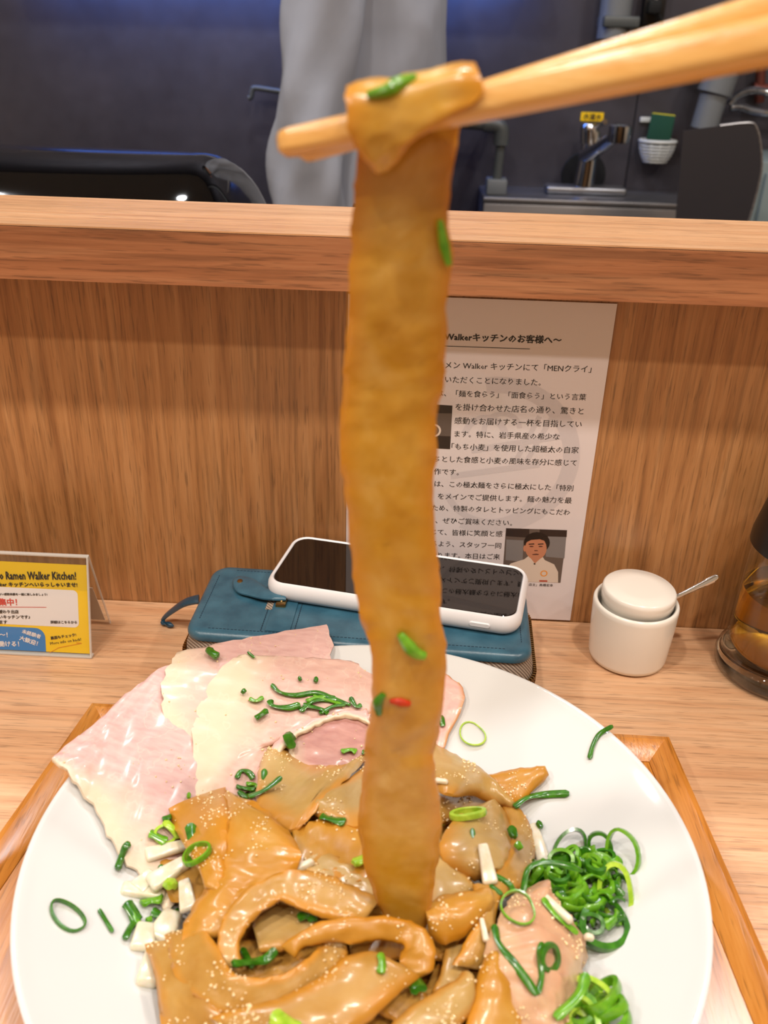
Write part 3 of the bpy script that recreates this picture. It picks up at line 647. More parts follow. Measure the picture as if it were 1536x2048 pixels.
PK([(484,1384),(490,1390)], 'g1', .0032, 'tiny dark green bit furthest left on the middle pork slice', 12.5, .002); PK([(597,1358),(600,1366)], 'g1', .002, 'left one of two specks above the tangle on the pork', 12, .0015); PK([(632,1360),(630,1368)], 'g1', .0025, 'right one of two specks above the tangle on the pork', 12, .0015)
PK([(416,1312),(424,1318),(436,1324)], 'g1', .0045, 'green onion cube on the second pork slice near its back edge', 8, .003)
PK([(494,1308),(508,1318)], 'g1', .0015, 'thin green line at the back of the middle slice fat', 12)
PK([(376,1590),(378,1602)], 'g2', .002, 'single green bit at the foot of the pork fat stripes', 12)
PK([(574,1492),(580,1478),(588,1488)], 'g1', .005, 'dark green piece behind the lobe of the star shaped noodle', 15, .003)
PK([(682,1506),(700,1502),(712,1506)], 'g2', .004, 'green piece at the front of the dark pork fold', 13); PK([(724,1506),(732,1508)], 'g1', .004, 'small green piece left of the lifted strip by the pork fold', 13)
PK([(875,1445),(882,1435),(886,1455)], 'g1', .003, 'green curl on the rightmost pork slice', 6)
for pts, m in (([(472,1560),(480,1545),(498,1548),(505,1560)], 'g1'), ([(470,1575),(490,1580),(515,1582)], 'g1'), ([(480,1592),(505,1590),(522,1580)], 'g2'), ([(500,1600),(530,1585),(560,1560)], 'g1'), ([(530,1545),(528,1565),(535,1575)], 'g1'), ([(490,1570),(510,1572),(525,1590)], 'g2'), ([(475,1585),(500,1602)], 'g1')):
    strip([(a, b, 12) for a, b in pts], 'mid', m, .003, .0012)

# ------------------------------------------------------------------ onion chunks
def chunk(px, py, L, W, H, rot, label, dz=3, m='onion', name='onion_chunk', cat='onion', fn=F_food):
    c, _, cn = top(px, py, H*.42); V, F = box(-L/2, L/2, -W/2, W/2, -H/2, H/2, min(L, W, H)*.42, 4)
    Mx = Matrix.Translation(c) @ Vector((0, 0, 1)).rotation_difference((cn+Vector((0, 0, 1.2))).normalized()).to_matrix().to_4x4() @ Matrix.Rotation(math.radians(rot), 4, 'Z') @ Matrix.Rotation(.15*math.sin(px), 4, 'X')
    V = [Mx @ Vector((v.x, v.y*(1-.35*(v.x/L+.5)), v.z+.12*H*math.cos(v.x/L*3)*2)) for v in V]
    o = ob(name, V, F, M[m], smooth=60); tag(o, label, cat, 'onion chunks on the plate' if name == 'onion_chunk' else None)
chunk(332,1704,.017,.0075,.003,25, 'topmost translucent onion chunk at the left, beaded with oil', 5)
chunk(340,1752,.017,.009,.004,40, 'plump white onion chunk just below the topmost one', 5)
chunk(285,1790,.018,.0065,.004,0, 'pointed onion chunk reaching furthest left onto the plate', 3)
chunk(290,1765,.010,.008,.003,60, 'small pale onion scrap above the pointed chunk', 2)
chunk(330,1862,.015,.012,.005,80, 'squarish white onion chunk above the lower left noodle', 4)
chunk(285,1880,.012,.010,.004,100, 'yellowish onion chunk left of the squarish one', 2)
chunk(298,1938,.018,.0085,.005,95, 'lowest left onion chunk stained orange by the sauce', 4)
chunk(378,1792,.014,.007,.003,110, 'onion sliver behind the yellow green bit at the left', 2)
chunk(612,1738,.008,.0035,.003,30, 'small white garlic bit at the centre of the heap', 7, name='garlic_bit', cat='garlic')
chunk(972,1728,.016,.0062,.003,100, 'translucent onion piece below the rounded noodle lump', 7)
chunk(1078,1692,.022,.0065,.003,98, 'pale translucent onion strip right of the noodle band', 2)
chunk(1100,1745,.010,.006,.003,60, 'small onion piece between heap and noodles', 5)
chunk(965,1862,.009,.0025,.002,100, 'glossy pale garlic sliver on the upright noodle edge', 9, name='garlic_bit', cat='garlic')
chunk(1108,1822,.016,.004,.003,-50, 'pale onion sliver along the upper right of the dumpling', 6)
chunk(1172,1878,.004,.003,.003,0, 'tiny white onion cube at the right corner of the dumpling', 3)
chunk(884,1566,.006,.003,.002,-20, 'white onion fleck on the tan folded noodle', 9.5)

# ------------------------------------------------------------------ lifted noodle and chopsticks
HY = onz(812, 1835, .05).y
def hp(px, py, d): return ony(px, py, HY+d/1000)
HR = [((800,1870,-2),(846,1868,-2)),((760,1815,-2),(860,1826,-2)),((738,1760,-1),(868,1765,-2)),((722,1690,0),(880,1690,-1)),((717,1615,1),(880,1605,0)),((728,1540,1),(868,1530,0)),((730,1480,0),(874,1475,1)),((745,1400,-1),(886,1395,1)),((742,1310,-1),(893,1300,1)),((726,1245,0),(882,1240,0)),((712,1180,1),(882,1175,0)),((702,1100,1),(873,1100,-1)),((690,1000,0),(868,1000,0)),((679,900,0),(872,900,1)),((684,820,1),(876,820,1)),((689,740,1),(890,740,0)),((693,660,0),(893,660,-1)),((697,580,-1),(895,590,0)),((700,520,0),(907,515,1)),((705,440,1),(897,440,2)),((709,370,2),(902,360,3)),((712,300,3),(915,290,4)),((708,240,4),(932,215,5)),((704,205,5),(944,168,5)),((698,184,1),(950,140,1)),((696,178,-4),(952,133,-6)),((694,192,-9),(956,150,-13)),((696,222,-11),(958,196,-15)),((700,262,-11.5),(890,243,-14.5)),((716,300,-11),(826,282,-13)),((738,328,-10),(796,318,-11)),((754,340,-9),(778,337,-9.5))]
q = thing('lifted_noodle', hp(820, 1835, 0), 'single broad amber noodle strip held up from the plate by chopsticks', 'noodle')
V, F, uv = ribbon([(hp(*a), hp(*b)) for a, b in HR], .0030, .0006, na=12, sub=5, wob=.0007, seed=3)
ob('noodle_strip', V, F, M['hang'], q, uv=uv, smooth=70)
def stick_on(pts, label, m, w_, name='green_onion_sliver', cat='green onion'):
    P3 = catmull([hp(*p) for p in pts], 4); V, F = tube(P3, [w_*.5, w_, w_*.6], 8, 1); o = ob(name, V, F, M[m]); tag(o, label, cat)
stick_on([(735,190,-12),(775,180,-13),(800,165,-12),(830,156,-10)], 'blurred green sliver on top of the noodle fold at the chopsticks', 'g2', .0016)
stick_on([(880,440,-2),(888,490,-2),(898,530,-2)], 'green strand along the upper right edge of the lifted noodle', 'g2', .0013)
stick_on([(800,1268,-3),(812,1285,-3.5),(830,1305,-3.5),(850,1312,-3)], 'bright green onion curl on the lower lifted noodle', 'g2', .0022)
stick_on([(768,1388,-3),(756,1405,-3),(758,1428,-3)], 'dark green onion crescent left of the chili flake', 'g1', .0018)
stick_on([(780,1402,-2.6),(800,1404,-3),(820,1408,-2.6)], 'dark red chili flake stuck on the lifted noodle', 'chili', .0015, 'chili_flake', 'chili')
def stick(p0, p1, s0, s1, label):
    d = (p1-p0).normalized(); u = d.cross(Vector((0, 0, 1))).normalized(); v = u.cross(d).normalized()
    a = .35; u, v = u*math.cos(a)+v*math.sin(a), v*math.cos(a)-u*math.sin(a); rings = []
    for f, k in ((0, .6), (.006, .92), (.02, 1), (.5, 1), (1, 1)):
        s = (s0+(s1-s0)*f)*k; rings.append([p0.lerp(p1, f)+u*x*s+v*y*s for x, y in rrect(1, 1, .28, 4)])
    V, F = loft(rings); V2 = []
    o = ob('chopstick', V, F, M['chop'], loc=p0, smooth=50); tag(o, label, 'chopstick', 'pair of chopsticks')
a0 = hp(560, 290, -2.4); a1 = ony(1600, 70, HY-.022); a1 = a0+(a1-a0)*1.5
stick(a0, a1, .0058, .0098, 'nearer lower wooden chopstick whose tip sticks out left of the noodle')
b0 = hp(600, 296, 2.2); b1 = ony(1600, 6, HY-.012); b1 = b0+(b1-b0)*1.5
b0.z -= .0008
stick(b0, b1, .0052, .0090, 'farther upper wooden chopstick diverging above the other one')

# ------------------------------------------------------------------ lettering
FONT_CACHE = {}
def text_geo(s, bold=0.):
    key = (s, bold)
    if key not in FONT_CACHE:
        cu = bpy.data.curves.new('t', 'FONT'); cu.body = s; cu.offset = bold; cu.resolution_u = 1; cu.fill_mode = 'FRONT'
        o = bpy.data.objects.new('t', cu); C.objects.link(o); bpy.context.view_layer.update()
        me = bpy.data.meshes.new_from_object(o.evaluated_get(bpy.context.evaluated_depsgraph_get()))
        V = [v.co.copy() for v in me.vertices]; F = [tuple(p.vertices) for p in me.polygons]
        bpy.data.objects.remove(o); bpy.data.meshes.remove(me); FONT_CACHE[key] = (V, F)
    return FONT_CACHE[key]
class Sheet:
    """a flat print: p0 origin, ex right, ey up, n toward the reader"""
    def __init__(s, p0, ex, ey): s.p0 = p0; s.ex = ex.normalized(); s.ey = ey.normalized(); s.n = s.ex.cross(s.ey); s.mb = {}
    def at(s, px, py): p = onpl(px, py, s.p0, s.n)-s.p0; return Vector((p.dot(s.ex), p.dot(s.ey)))
    def w(s, uv, h=0): return s.p0+s.ex*uv[0]+s.ey*uv[1]+s.n*h
    def poly(s, key, pts, h, solo=True): s.c = getattr(s, 'c', 0)+1; s.mb.setdefault(key+'#%d' % s.c if solo else key, MB()).add([s.w(p, h) for p in pts], [tuple(range(len(pts)))])
    def text(s, key, body, a, b, h, size=None, bold=0., dbl=None):
        dbl = bold > 0 if dbl is None else dbl; V, F = text_geo(body, 0)
        if not V: return
        x0 = min(v.x for v in V); x1 = max(v.x for v in V); y0 = -.12; d = b-a; L = d.length; k = L/(x1-x0); d = d.normalized(); n2 = Vector((-d.y, d.x)); ky = size/.9 if size else k
        s.c = getattr(s, 'c', 0)+1; mb = s.mb.setdefault(key+'#%d' % s.c, MB())
        offs = [(-.03, -.02), (.03, .02), (-.03, .02), (.03, -.02), (0, 0)] if dbl else [(-.009, 0), (.009, 0)]
        for oi, (ox, oy) in enumerate(offs): mb.add([s.w(a+d*((v.x-x0+ox)*k)+n2*((v.y-.36+oy)*ky), h+oi*.000008) for v in V], F)
    def build(s, parent, names):
        for k, m in s.mb.items():
            k = k.split('#')[0].split('@')[0]; o = m.build(names.get(k, 'print'), M[k], parent, smooth=0)

# poster on the partition
PX1 = .1091; PY = -.0004; Z0 = ony(1143, 1240, PY).z; Z1 = ony(1232, 607, PY).z; PX0 = PX1-.148
q = thing('paper_notice', (PX1-.074, PY, Z0), 'laminated white notice with black Japanese text and small photo of a cook', 'notice')
ob('laminated_sheet', *box(PX0, PX1, PY-.0006, PY, max(Z0, .0004), Z1), M['paper'], q)
S = Sheet(Vector((0, PY-.0006, 0)), Vector((1, 0, 0)), Vector((0, 0, 1)))
def pc(x, y): return S.at(840+x/2.926, 580+y/2.926)
S2 = Sheet(S.p0, S.ex, S.ey)
cc = pc(430, 985); rad = (pc(925, 1050)-cc).length
def arc(sheet, key, c, r0, r1, a0, a1, h, n=28):
    for i in range(n):
        t0 = math.radians(a0+(a1-a0)*i/n); t1 = math.radians(a0+(a1-a0)*(i+1)/n)
        sheet.poly(key+'@%d' % int(r1*1e5+h*1e7), [c+Vector((math.cos(t0), math.sin(t0)))*r0, c+Vector((math.cos(t0), math.sin(t0)))*r1, c+Vector((math.cos(t1), math.sin(t1)))*r1, c+Vector((math.cos(t1), math.sin(t1)))*r0], h, False)
arc(S, 'greyink', cc, rad-.010, rad, -110, 100, .00003)
def bar(sheet, key, a, b, wd, h):
    d = (b-a).normalized(); n2 = Vector((-d.y, d.x))*wd/2; sheet.poly(key, [a-n2, b-n2, b+n2, a+n2], h)
bar(S, 'greyink', pc(300, 940), pc(860, 850), .004, .000035); bar(S, 'greyink', pc(180, 1090), pc(700, 1020), .004, .00004)
bar(S, 'greyink', pc(560, 1000), pc(700, 740), .003, .000045); bar(S, 'greyink', pc(620, 1010), pc(780, 730), .003, .00005)
arc(S, 'greyink', pc(420, 1120), .026, .030, 200, 340, .000055, 14); arc(S, 'greyink', pc(380, 860), .010, .014, 0, 170, .00006, 12); arc(S, 'greyink', pc(480, 820), .009, .012, 10, 190, .000065, 12)
TX = [("Walkerキッチンのお客様へ〜", (145,272), (828,294), .02, 0), ("ーメン Walker キッチンにて「MENクライ」", (100,438), (1003,464), 0, 0), ("ていただくことになりました。", (100,522), (708,542), 0, 0),
 ("は、「麺を食らう」「面食らう」という言葉", (100,603), (972,628), 0, 0), ("を掛け合わせた店名の通り、驚きと", (208,685), (957,710), 0, 0), ("感動をお届けする一杯を目指してい", (203,764), (947,787), 0, 0),
 ("ます。特に、岩手県産の希少な", (202,842), (817,860), 0, 0), ("「もち小麦」を使用した超極太の自家", (185,916), (928,938), 0, 0), ("ちとした食感と小麦の風味を存分に感じて", (82,988), (916,1013), 0, 0),
 ("作です。", (82,1062), (228,1068), 0, 0), ("は、この極太麺をさらに極太にした「特別", (85,1134), (897,1160), 0, 0), ("をメインでご提供します。麺の魅力を最", (105,1207), (888,1232), 0, 0),
 ("ため、特製のタレとトッピングにもこだわ", (70,1274), (878,1302), 0, 0), ("、ぜひご賞味ください。", (90,1348), (540,1364), 0, 0), ("じて、皆様に笑顔と感", (66,1416), (483,1428), 0, 0), ("るよう、スタッフ一同", (66,1484), (475,1497), 0, 0), ("おります。本日はご来", (60,1550), (468,1562), 0, 0)]
for body, a, b, bold, _ in TX: S.text('ink', body, pc(*a), pc(*b), .00009, bold=0, dbl=bold > 0)
S.text('ink', 'ライ店主」高橋宏幸', pc(598, 1722), pc(778, 1729), .00009)
bar(S, 'ink', pc(60, 325), pc(643, 345), .0004, .00009)
S.build(q, {'ink': 'text_line', 'greyink': 'watermark_emblem'})
M['ph_bg'] = plain('photo_background', (92, 80, 74), .3); M['ph_dk'] = plain('photo_dark', (44, 34, 32), .3); M['ph_steel'] = plain('photo_steel', (120, 116, 116), .3); M['ph_coat'] = plain('photo_coat', (206, 190, 176), .3)
M['ph_skin'] = plain('photo_skin', (184, 122, 92), .3); M['ph_hair'] = plain('photo_hair', (24, 18, 18), .3); M['ph_red'] = plain('photo_red', (170, 60, 40), .3); M['ph_feat'] = plain('photo_features', (84, 44, 36), .3)
PH_ = Sheet(S.p0, S.ex, S.ey); pp = lambda *a: [pc(x, y) for x, y in a]
def ell(cx, cy, rx, ry, n=20, a0=0, a1=360): return pp(*[(cx+rx*math.cos(math.radians(a0+(a1-a0)*i/n)), cy+ry*math.sin(math.radians(a0+(a1-a0)*i/n))) for i in range(n + (0 if a1-a0 == 360 else 1))])[::-1]
PH_.poly('ph_bg', pp((503,1393),(480,1703),(822,1713),(861,1405)), .0001)
PH_.poly('ph_dk', pp((505,1395),(502,1440),(640,1450),(640,1398)), .00011); PH_.poly('ph_steel', pp((740,1440),(735,1560),(845,1570),(855,1445)), .00011); PH_.poly('ph_steel', pp((505,1460),(500,1580),(600,1590),(605,1465)), .000115)
PH_.poly('ph_dk', pp((700,1400),(700,1440),(858,1445),(860,1406)), .00012)
PH_.poly('ph_coat', pp((482,1703),(492,1640),(530,1600),(610,1575),(640,1552),(715,1556),(730,1580),(785,1605),(808,1650),(808,1712)), .00013)
PH_.poly('ph_skin', pp((640,1530),(640,1560),(672,1600),(712,1565),(715,1530)), .00014)
PH_.poly('ph_hair', ell(684, 1478, 76, 62), .00015); PH_.poly('ph_skin', ell(678, 1510, 63, 68), .00016); PH_.poly('ph_skin', ell(613, 1512, 9, 18), .000155)
PH_.poly('ph_hair', pp((615,1480),(650,1462),(700,1458),(738,1470),(752,1490),(748,1440),(700,1420),(640,1430),(612,1460)), .00017)
for x in (652, 706):
    PH_.poly('ph_feat', ell(x, 1500, 13, 4, 10), .00018); PH_.poly('ph_hair', pp((x-17,1484),(x-16,1490),(x+17,1488),(x+16,1482)), .00018)
PH_.poly('ph_feat', pp((655,1546),(660,1550),(692,1550),(697,1545),(680,1542)), .00018); PH_.poly('ph_feat', pp((668,1522),(670,1527),(690,1527),(688,1522)), .00018)
PH_.poly('ph_red', pp((698,1697),(698,1706),(745,1707),(745,1698)), .00018); arc(PH_, 'orangeink', pc(725, 1658), .0016, .0023, 0, 360, .00018, 14)
PH_.poly('ph_hair', pp((664,1598),(666,1606),(676,1606),(675,1598)), .00018)
PH_.poly('ph_dk', pp((60,668),(60,925),(176,931),(190,676)), .0001); PH_.poly('ph_bg', pp((60,720),(60,850),(180,856),(186,722)), .00011); arc(PH_, 'ph_coat', pc(82, 822), .0030, .0042, 0, 360, .00012, 18)
PH_.build(q, {'ph_bg': 'photo_background', 'ph_dk': 'photo_shade', 'ph_steel': 'photo_kitchen', 'ph_coat': 'photo_jacket', 'ph_skin': 'photo_face', 'ph_hair': 'photo_hair', 'ph_red': 'photo_badge', 'ph_feat': 'photo_features', 'orangeink': 'photo_emblem'})

# acrylic stand with card
f0 = onz(182, 1313, .001); bk = onz(218, 1246, .001); xr = f0.x; ya, yb = f0.y, bk.y; ym = ya+(yb-ya)*.46
ap = None
zt = .058
for _ in range(30):
    p = ony(172, 1113, ym); zt = p.z
xl = xr-.150; q = thing('acrylic_sign_stand', ((xl+xr)/2, (ya+yb)/2, 0), 'clear acrylic tent stand at the left holding a yellow and blue shop card', 'sign')
exv = Vector((1, 0, 0)); fdir = (Vector((0, ym, zt))-Vector((0, ya, .001))).normalized(); fn_ = exv.cross(fdir)
def leaf(y0, z0, y1, z1, th, x0=xl, x1=xr):
    d = Vector((0, y1-y0, z1-z0)).normalized(); nn = Vector((0, -d.z, d.y))*th
    c_ = [Vector((0, y0, z0)), Vector((0, y1, z1)), Vector((0, y1, z1))+nn, Vector((0, y0, z0))+nn]
    return loft([[Vector((x0, v.y, v.z)) for v in c_], [Vector((x1, v.y, v.z)) for v in c_]])
ob('front_sheet', *leaf(ya, .001, ym, zt, .0011), M['acrylic'], q, smooth=0)
ob('back_sheet', *leaf(ya+.0022, .001, ym+.001, zt-.003, .0011), M['acrylic'], q, smooth=0)
ob('rear_leaf', *leaf(yb, .0005, ym+.0005, zt, -.0013), M['acrylic'], q, smooth=0)
M['insert'] = plain('card_insert', (206, 196, 184), .6)
ob('rear_insert', *leaf(yb-.0012, .004, ya+(yb-ya)*.62, .036, -.0003, xl+.002, xr-.002), M['insert'], q, smooth=0)
for nm, args in (('edge_right', (ya-.0003, .001, ym-.0003, zt, .0015, xr, xr+.0009)), ('edge_right', (yb, .0005, ym, zt, -.0014, xr, xr+.0007))): ob('polished_edge', *leaf(*args), M['acredge'], q, smooth=0)
ob('polished_edge', *box(xl, xr+.0009, ym-.0014, ym+.0012, zt-.0006, zt+.0008, .0004), M['acredge'], q)
ob('polished_edge', *box(xl, xr+.0009, ya-.0015, ya+.003, .0002, .0016, .0004), M['acredge'], q)
q2 = thing('shop_card', ((xl+xr)/2, ya, .002), 'yellow shop card with black lettering and a blue corner, inside the acrylic stand', 'card')
T = Sheet(Vector((0, ya+.0011, .001)), exv, fdir)
def tc_(x, y): return T.at(x/3.657, 1080+y/3.657)
u0 = T.at(175, 1308)[1]; ctop = tc_(640, 184)[1]; cbot = tc_(650, 830)[1]; cr = tc_(646, 500)[0]; cl = xl+.002
ob('card', *loft([[T.w((cl, cbot), 0), T.w((cr, cbot), 0), T.w((cr, ctop), 0), T.w((cl, ctop), 0)], [T.w((cl, cbot), .0003), T.w((cr, cbot), .0003), T.w((cr, ctop), .0003), T.w((cl, ctop), .0003)]]), M['yellow'], q2, smooth=0)
def rr_poly(x0, x1, y0, y1, r, corners=(1, 1, 1, 1)):
    out = []
    for (cx, cy, a0), k in zip(((x1-r, y1-r, 0), (x0+r, y1-r, 90), (x0+r, y0+r, 180), (x1-r, y0+r, 270)), corners):
        if not k: out.append(Vector((x1 if a0 in (0, 270) else x0, y1 if a0 in (0, 90) else y0))); continue
        for i in range(7): an = math.radians(a0+15*i); out.append(Vector((cx+r*math.cos(an), cy+r*math.sin(an))))
    return out
wb0 = tc_(580, 640); wb1 = tc_(580, 368); T.poly('cardwhite', rr_poly(cl+.004, wb0[0], wb0[1], wb1[1], .003), .0004)
bb = tc_(330, 645); T.poly('blue', rr_poly(cl, bb[0], cbot, bb[1], .006, (1, 0, 0, 0)), .00042)
for key, body, a, b, bold in (('ink', 'o Ramen Walker Kitchen!', (0,256), (557,258), .005), ('ink', 'lker キッチンへいらっしゃいませ!', (-6,322), (567,326), .02), ('ink', 'ない感動体験を一緒に楽しみましょう!', (-6,394), (348,397), .02), ('redink', '集中！', (-6,452), (126,453), .03),
    ('ink', '替わり出店', (-4,522), (138,523), .015), ('ink', 'いキッチンです♪', (-4,560), (222,562), .015), ('ink', 'ます', (0,598), (55,599), .015), ('ink', '詳細はこちらから', (373,598), (566,600), .02),
    ('cardwhite', '〜！', (0,690), (58,692), .03), ('cardwhite', '働ける！', (-6,757), (142,758), .03), ('cardwhite', '未経験者', (166,664), (300,706), .02), ('cardwhite', '大歓迎！', (148,712), (278,756), .02),
    ('ink', '裏面もチェック!', (373,716), (558,690), .015), ('ink', 'More info on back!', (370,754), (595,722), 0)):
    T.text(key, body, tc_(*a), tc_(*b), .0006, bold=bold, size=(.0062 if body.startswith('o Ramen') else None))
bar(T, 'redink', tc_(-4,487), tc_(342,490), .0003, .0006); bar(T, 'orangeink', tc_(360,825), tc_(430,785), .0003, .0006); bar(T, 'orangeink', tc_(430,785), tc_(600,752), .0003, .0006); bar(T, 'orangeink', tc_(600,752), tc_(560,748), .0003, .0006)
T.build(q2, {'ink': 'black_lettering', 'redink': 'red_lettering', 'cardwhite': 'white_print', 'blue': 'blue_field', 'orangeink': 'orange_arrow'})

# ------------------------------------------------------------------ wallet and phone
WZ = .0463
wc = [onz(428, 1128, WZ), onz(1066, 1190, WZ), onz(1066, 1314, WZ), onz(366, 1264, WZ)]
WL = (wc[2]-wc[3]).length; ang = math.atan2(wc[2].y-wc[3].y, wc[2].x-wc[3].x); WD = .072
ex = Vector((math.cos(ang), math.sin(ang), 0)); ey = Vector((-math.sin(ang), math.cos(ang), 0)); ctr = (wc[3]+wc[2])/2+ey*WD/2; ctr.z = 0
WM = Matrix.Translation(ctr) @ Matrix.Rotation(ang, 4, 'Z')
q = thing('zip_wallet', ctr, 'teal leather long zip wallet lying under the white phone', 'wallet')
ob('lower_cover', *slab(WL, WD, .011, [(.004, .0008), (.001, .002), (0, .005), (0, .011), (.001, .013)], WM, 8), M['leather'], q)
zb = ob('zip_band', *slab(WL-.002, WD-.002, .012, [(.0, .0125), (-.0028, .019), (-.0036, .0255), (-.0030, .033), (-.0003, .0407)], WM, 10), M['ziptape'], q)
uc_ = ob('upper_cover', *slab(WL, WD, .011, [(.001, .0405), (-.0003, .0412), (-.0004, .0425), (.0004, .0448), (.0022, WZ-.0002), (.006, WZ)], WM, 8), M['leather'], q)
th = MB(); out = rrect(WL+.004, WD+.004, .014, 12); L_ = 0; pts = [Vector((a, b, 0)) for a, b in out]+[Vector((*out[0], 0))]; acc = 0; step = .0019
for a, b in zip(pts, pts[1:]):
    d = b-a; L0 = d.length
    if L0 < 1e-7: continue
    dn = d.normalized(); nn = Vector((dn.y, -dn.x, 0))
    while acc < L0:
        p = a+dn*acc
        for zz in (.0232, .0278):
            c8 = [p+dn*sx*.0005+nn*(sy*.0009+.0016)+Vector((0, 0, zz+sz*.0017)) for sx in (-1, 1) for sy in (-1, 1) for sz in (-1, 1)]
            th.add([WM @ v for v in c8], [(0, 1, 3, 2), (4, 6, 7, 5), (0, 4, 5, 1), (2, 3, 7, 6), (0, 2, 6, 4), (1, 5, 7, 3)])
        acc += step
    acc -= L0
th.build('zip_teeth', M['brass'], zb, kind='stuff', smooth=0)
def stitches(path, closed=False):
    m = MB(); acc = 0
    for a, b in zip(path, path[1:]):
        d = b-a; L0 = d.length
        if L0 < 1e-7: continue
        dn = d.normalized(); nn = Vector((-dn.y, dn.x, 0))
        while acc+.0016 < L0:
            p = a+dn*acc; e = p+dn*.0014; w4 = nn*.00022; h = Vector((0, 0, .0003))
            m.add([WM @ v for v in (p-w4, e-w4, e+w4, p+w4, p-w4+h, e-w4+h, e+w4+h, p+w4+h)], [(4, 5, 6, 7), (0, 1, 5, 4), (1, 2, 6, 5), (2, 3, 7, 6), (3, 0, 4, 7)]); acc += .0021
        acc = max(0, acc-L0)
    return m
path = [Vector((a, b, WZ-.0002)) for a, b in rrect(WL-.011, WD-.011, .007, 10)]; path.append(path[0])
sx0 = (WM.inverted() @ onz(533, 1240, WZ)).x; sx1 = (WM.inverted() @ onz(590, 1243, WZ)).x
ob('center_strap', *box(sx0+.001, sx1-.001, -WD/2+.006, WD/2-.030, WZ-.0005, WZ+.0009, .0006, 2, WM), M['leather'], q)
m = stitches(path); m2 = stitches([Vector((sx0-.0012, -WD/2+.006, WZ)), Vector((sx0-.0012, WD/2-.02, WZ))]); m.add(m2.V, m2.F); m2 = stitches([Vector((sx1+.0012, -WD/2+.006, WZ)), Vector((sx1+.0012, WD/2-.02, WZ))]); m.add(m2.V, m2.F); m.build('stitching', M['stitch'], uc_, kind='stuff', smooth=0)
# small top zip with slider and leather pull
zc = WM.inverted() @ onz(562, 1214, WZ)
zp = ob('pocket_zip', *box(zc.x-.0085, zc.x+.0085, zc.y-.0035, zc.y+.006, WZ-.0003, WZ+.0005, .0002, 1, WM), M['ziptape'], q)
zs_ = ob('zip_slider', *box(zc.x-.003, zc.x+.003, zc.y-.002, zc.y+.0055, WZ+.0005, WZ+.0030, .0008, 2, WM), M['brass'], zp)
V, F = tube([WM @ Vector((zc.x, zc.y+.001, WZ+.0025)), WM @ Vector((zc.x-.0005, zc.y+.0055, WZ+.0052)), WM @ Vector((zc.x-.004, zc.y+.0075, WZ+.0032))], .0008, 8); ob('zip_ring', V, F, M['brass'], q)
V, F, uv = ribbon([(onz(a[0], a[1], WZ+h), onz(b[0], b[1], WZ+h)) for a, b, h in (((466, 1172), (466, 1160), .0022), ((476, 1185), (480, 1153), .0022), ((500, 1192), (505, 1158), .0026), ((525, 1198), (528, 1172), .0032), ((552, 1200), (552, 1186), .0038), ((572, 1200), (572, 1190), .0038))], .0018, .0006, na=7, rag=0)
lp_ = ob('leather_pull', V, F, M['leather'], q, smooth=60)
rv = onz(480, 1163, WZ+.0035); ob('rivet', *lathe([(0, .0012), (.0014, .0009), (.0018, 0), (0, 0)], rv, 16), M['brass'], lp_)
V, F, uv = ribbon([(onz(a[0], a[1], h), onz(b[0], b[1], h)) for a, b, h in (((398, 1206), (398, 1190), .026), ((370, 1212), (372, 1198), .022), ((345, 1226), (350, 1214), .012), ((326, 1240), (330, 1234), .0035), ((322, 1246), (336, 1252), .002), ((340, 1244), (348, 1252), .0022))], .0024, .0003, na=6, rag=0)
ob('wrist_loop', V, F, M['edgeleather'], q, smooth=60)

PA = -.18788; PM = Matrix.Translation(Vector((-.0039, -.0460, WZ+.0002))) @ Matrix.Rotation(PA, 4, 'Z'); PL, PW_ = .1479, .0597; HT = .0120
q = thing('smartphone', (-.0039, -.0460, WZ), 'smartphone in a white case lying face up on the teal wallet', 'phone')
r_ = .0115
ob('phone_case', *slab(PL, PW_, r_, [(.004, .0), (.0012, .0012), (.0, .0035), (-.0003, .006), (.0, .0085), (.0012, HT-.001), (.0022, HT), (.0030, HT-.0004), (.0034, HT-.0012)], PM, 8), M['case'], q, smooth=60)
ob('screen', *slab(PL-.0066, PW_-.0066, r_-.0030, [(.0, HT-.0013), (0, HT-.0008), (.0004, HT-.0005)], PM, 8), M['screen'], q, smooth=30)
bx = (PM.inverted() @ ony(930, 1250, -.072)).x
ob('side_button', *slab(.0115, .0028, .00135, [(0, 0), (0, .0006), (.0003, .0009)], PM @ Matrix.Translation(Vector((.052, -PW_/2-.0001, .0062))) @ Matrix.Rotation(math.radians(90), 4, 'X'), 6), M['case'], q)

# ------------------------------------------------------------------ jar with lid and spoon
JC = Vector((.1394, -.0349, 0)); q = thing('condiment_jar', JC, 'small white ceramic condiment jar with lid', 'jar')
JH = .0415
ob('jar_body', *lathe([(0, .0004), (.0215, .0004), (.0232, .0016), (.0236, .004), (.0250, .025), (.0254, JH-.004), (.0254, JH-.0015), (.0247, JH-.0002), (.0238, JH), (.0229, JH-.0008), (.0227, JH-.003), (.0222, .008), (.018, .004), (0, .004)], JC, 96), M['whitejar'], q, smooth=60)
LM = Matrix.Rotation(math.radians(1.5), 4, 'Y')
ob('jar_lid', *lathe([(0, .0354), (.0205, .0354), (.0206, .0400), (.0216, .0415), (.0219, .0470), (.0216, .0490), (.0206, .0500), (.012, .0504), (0, .0505)], JC+Vector((-.0006, .0004, 0)), 96, LM), M['whitejar'], q, smooth=50)
e1 = JC+Vector((.0222, .004, .0405)); tip = ony(1437, 1153, JC.y+.004)
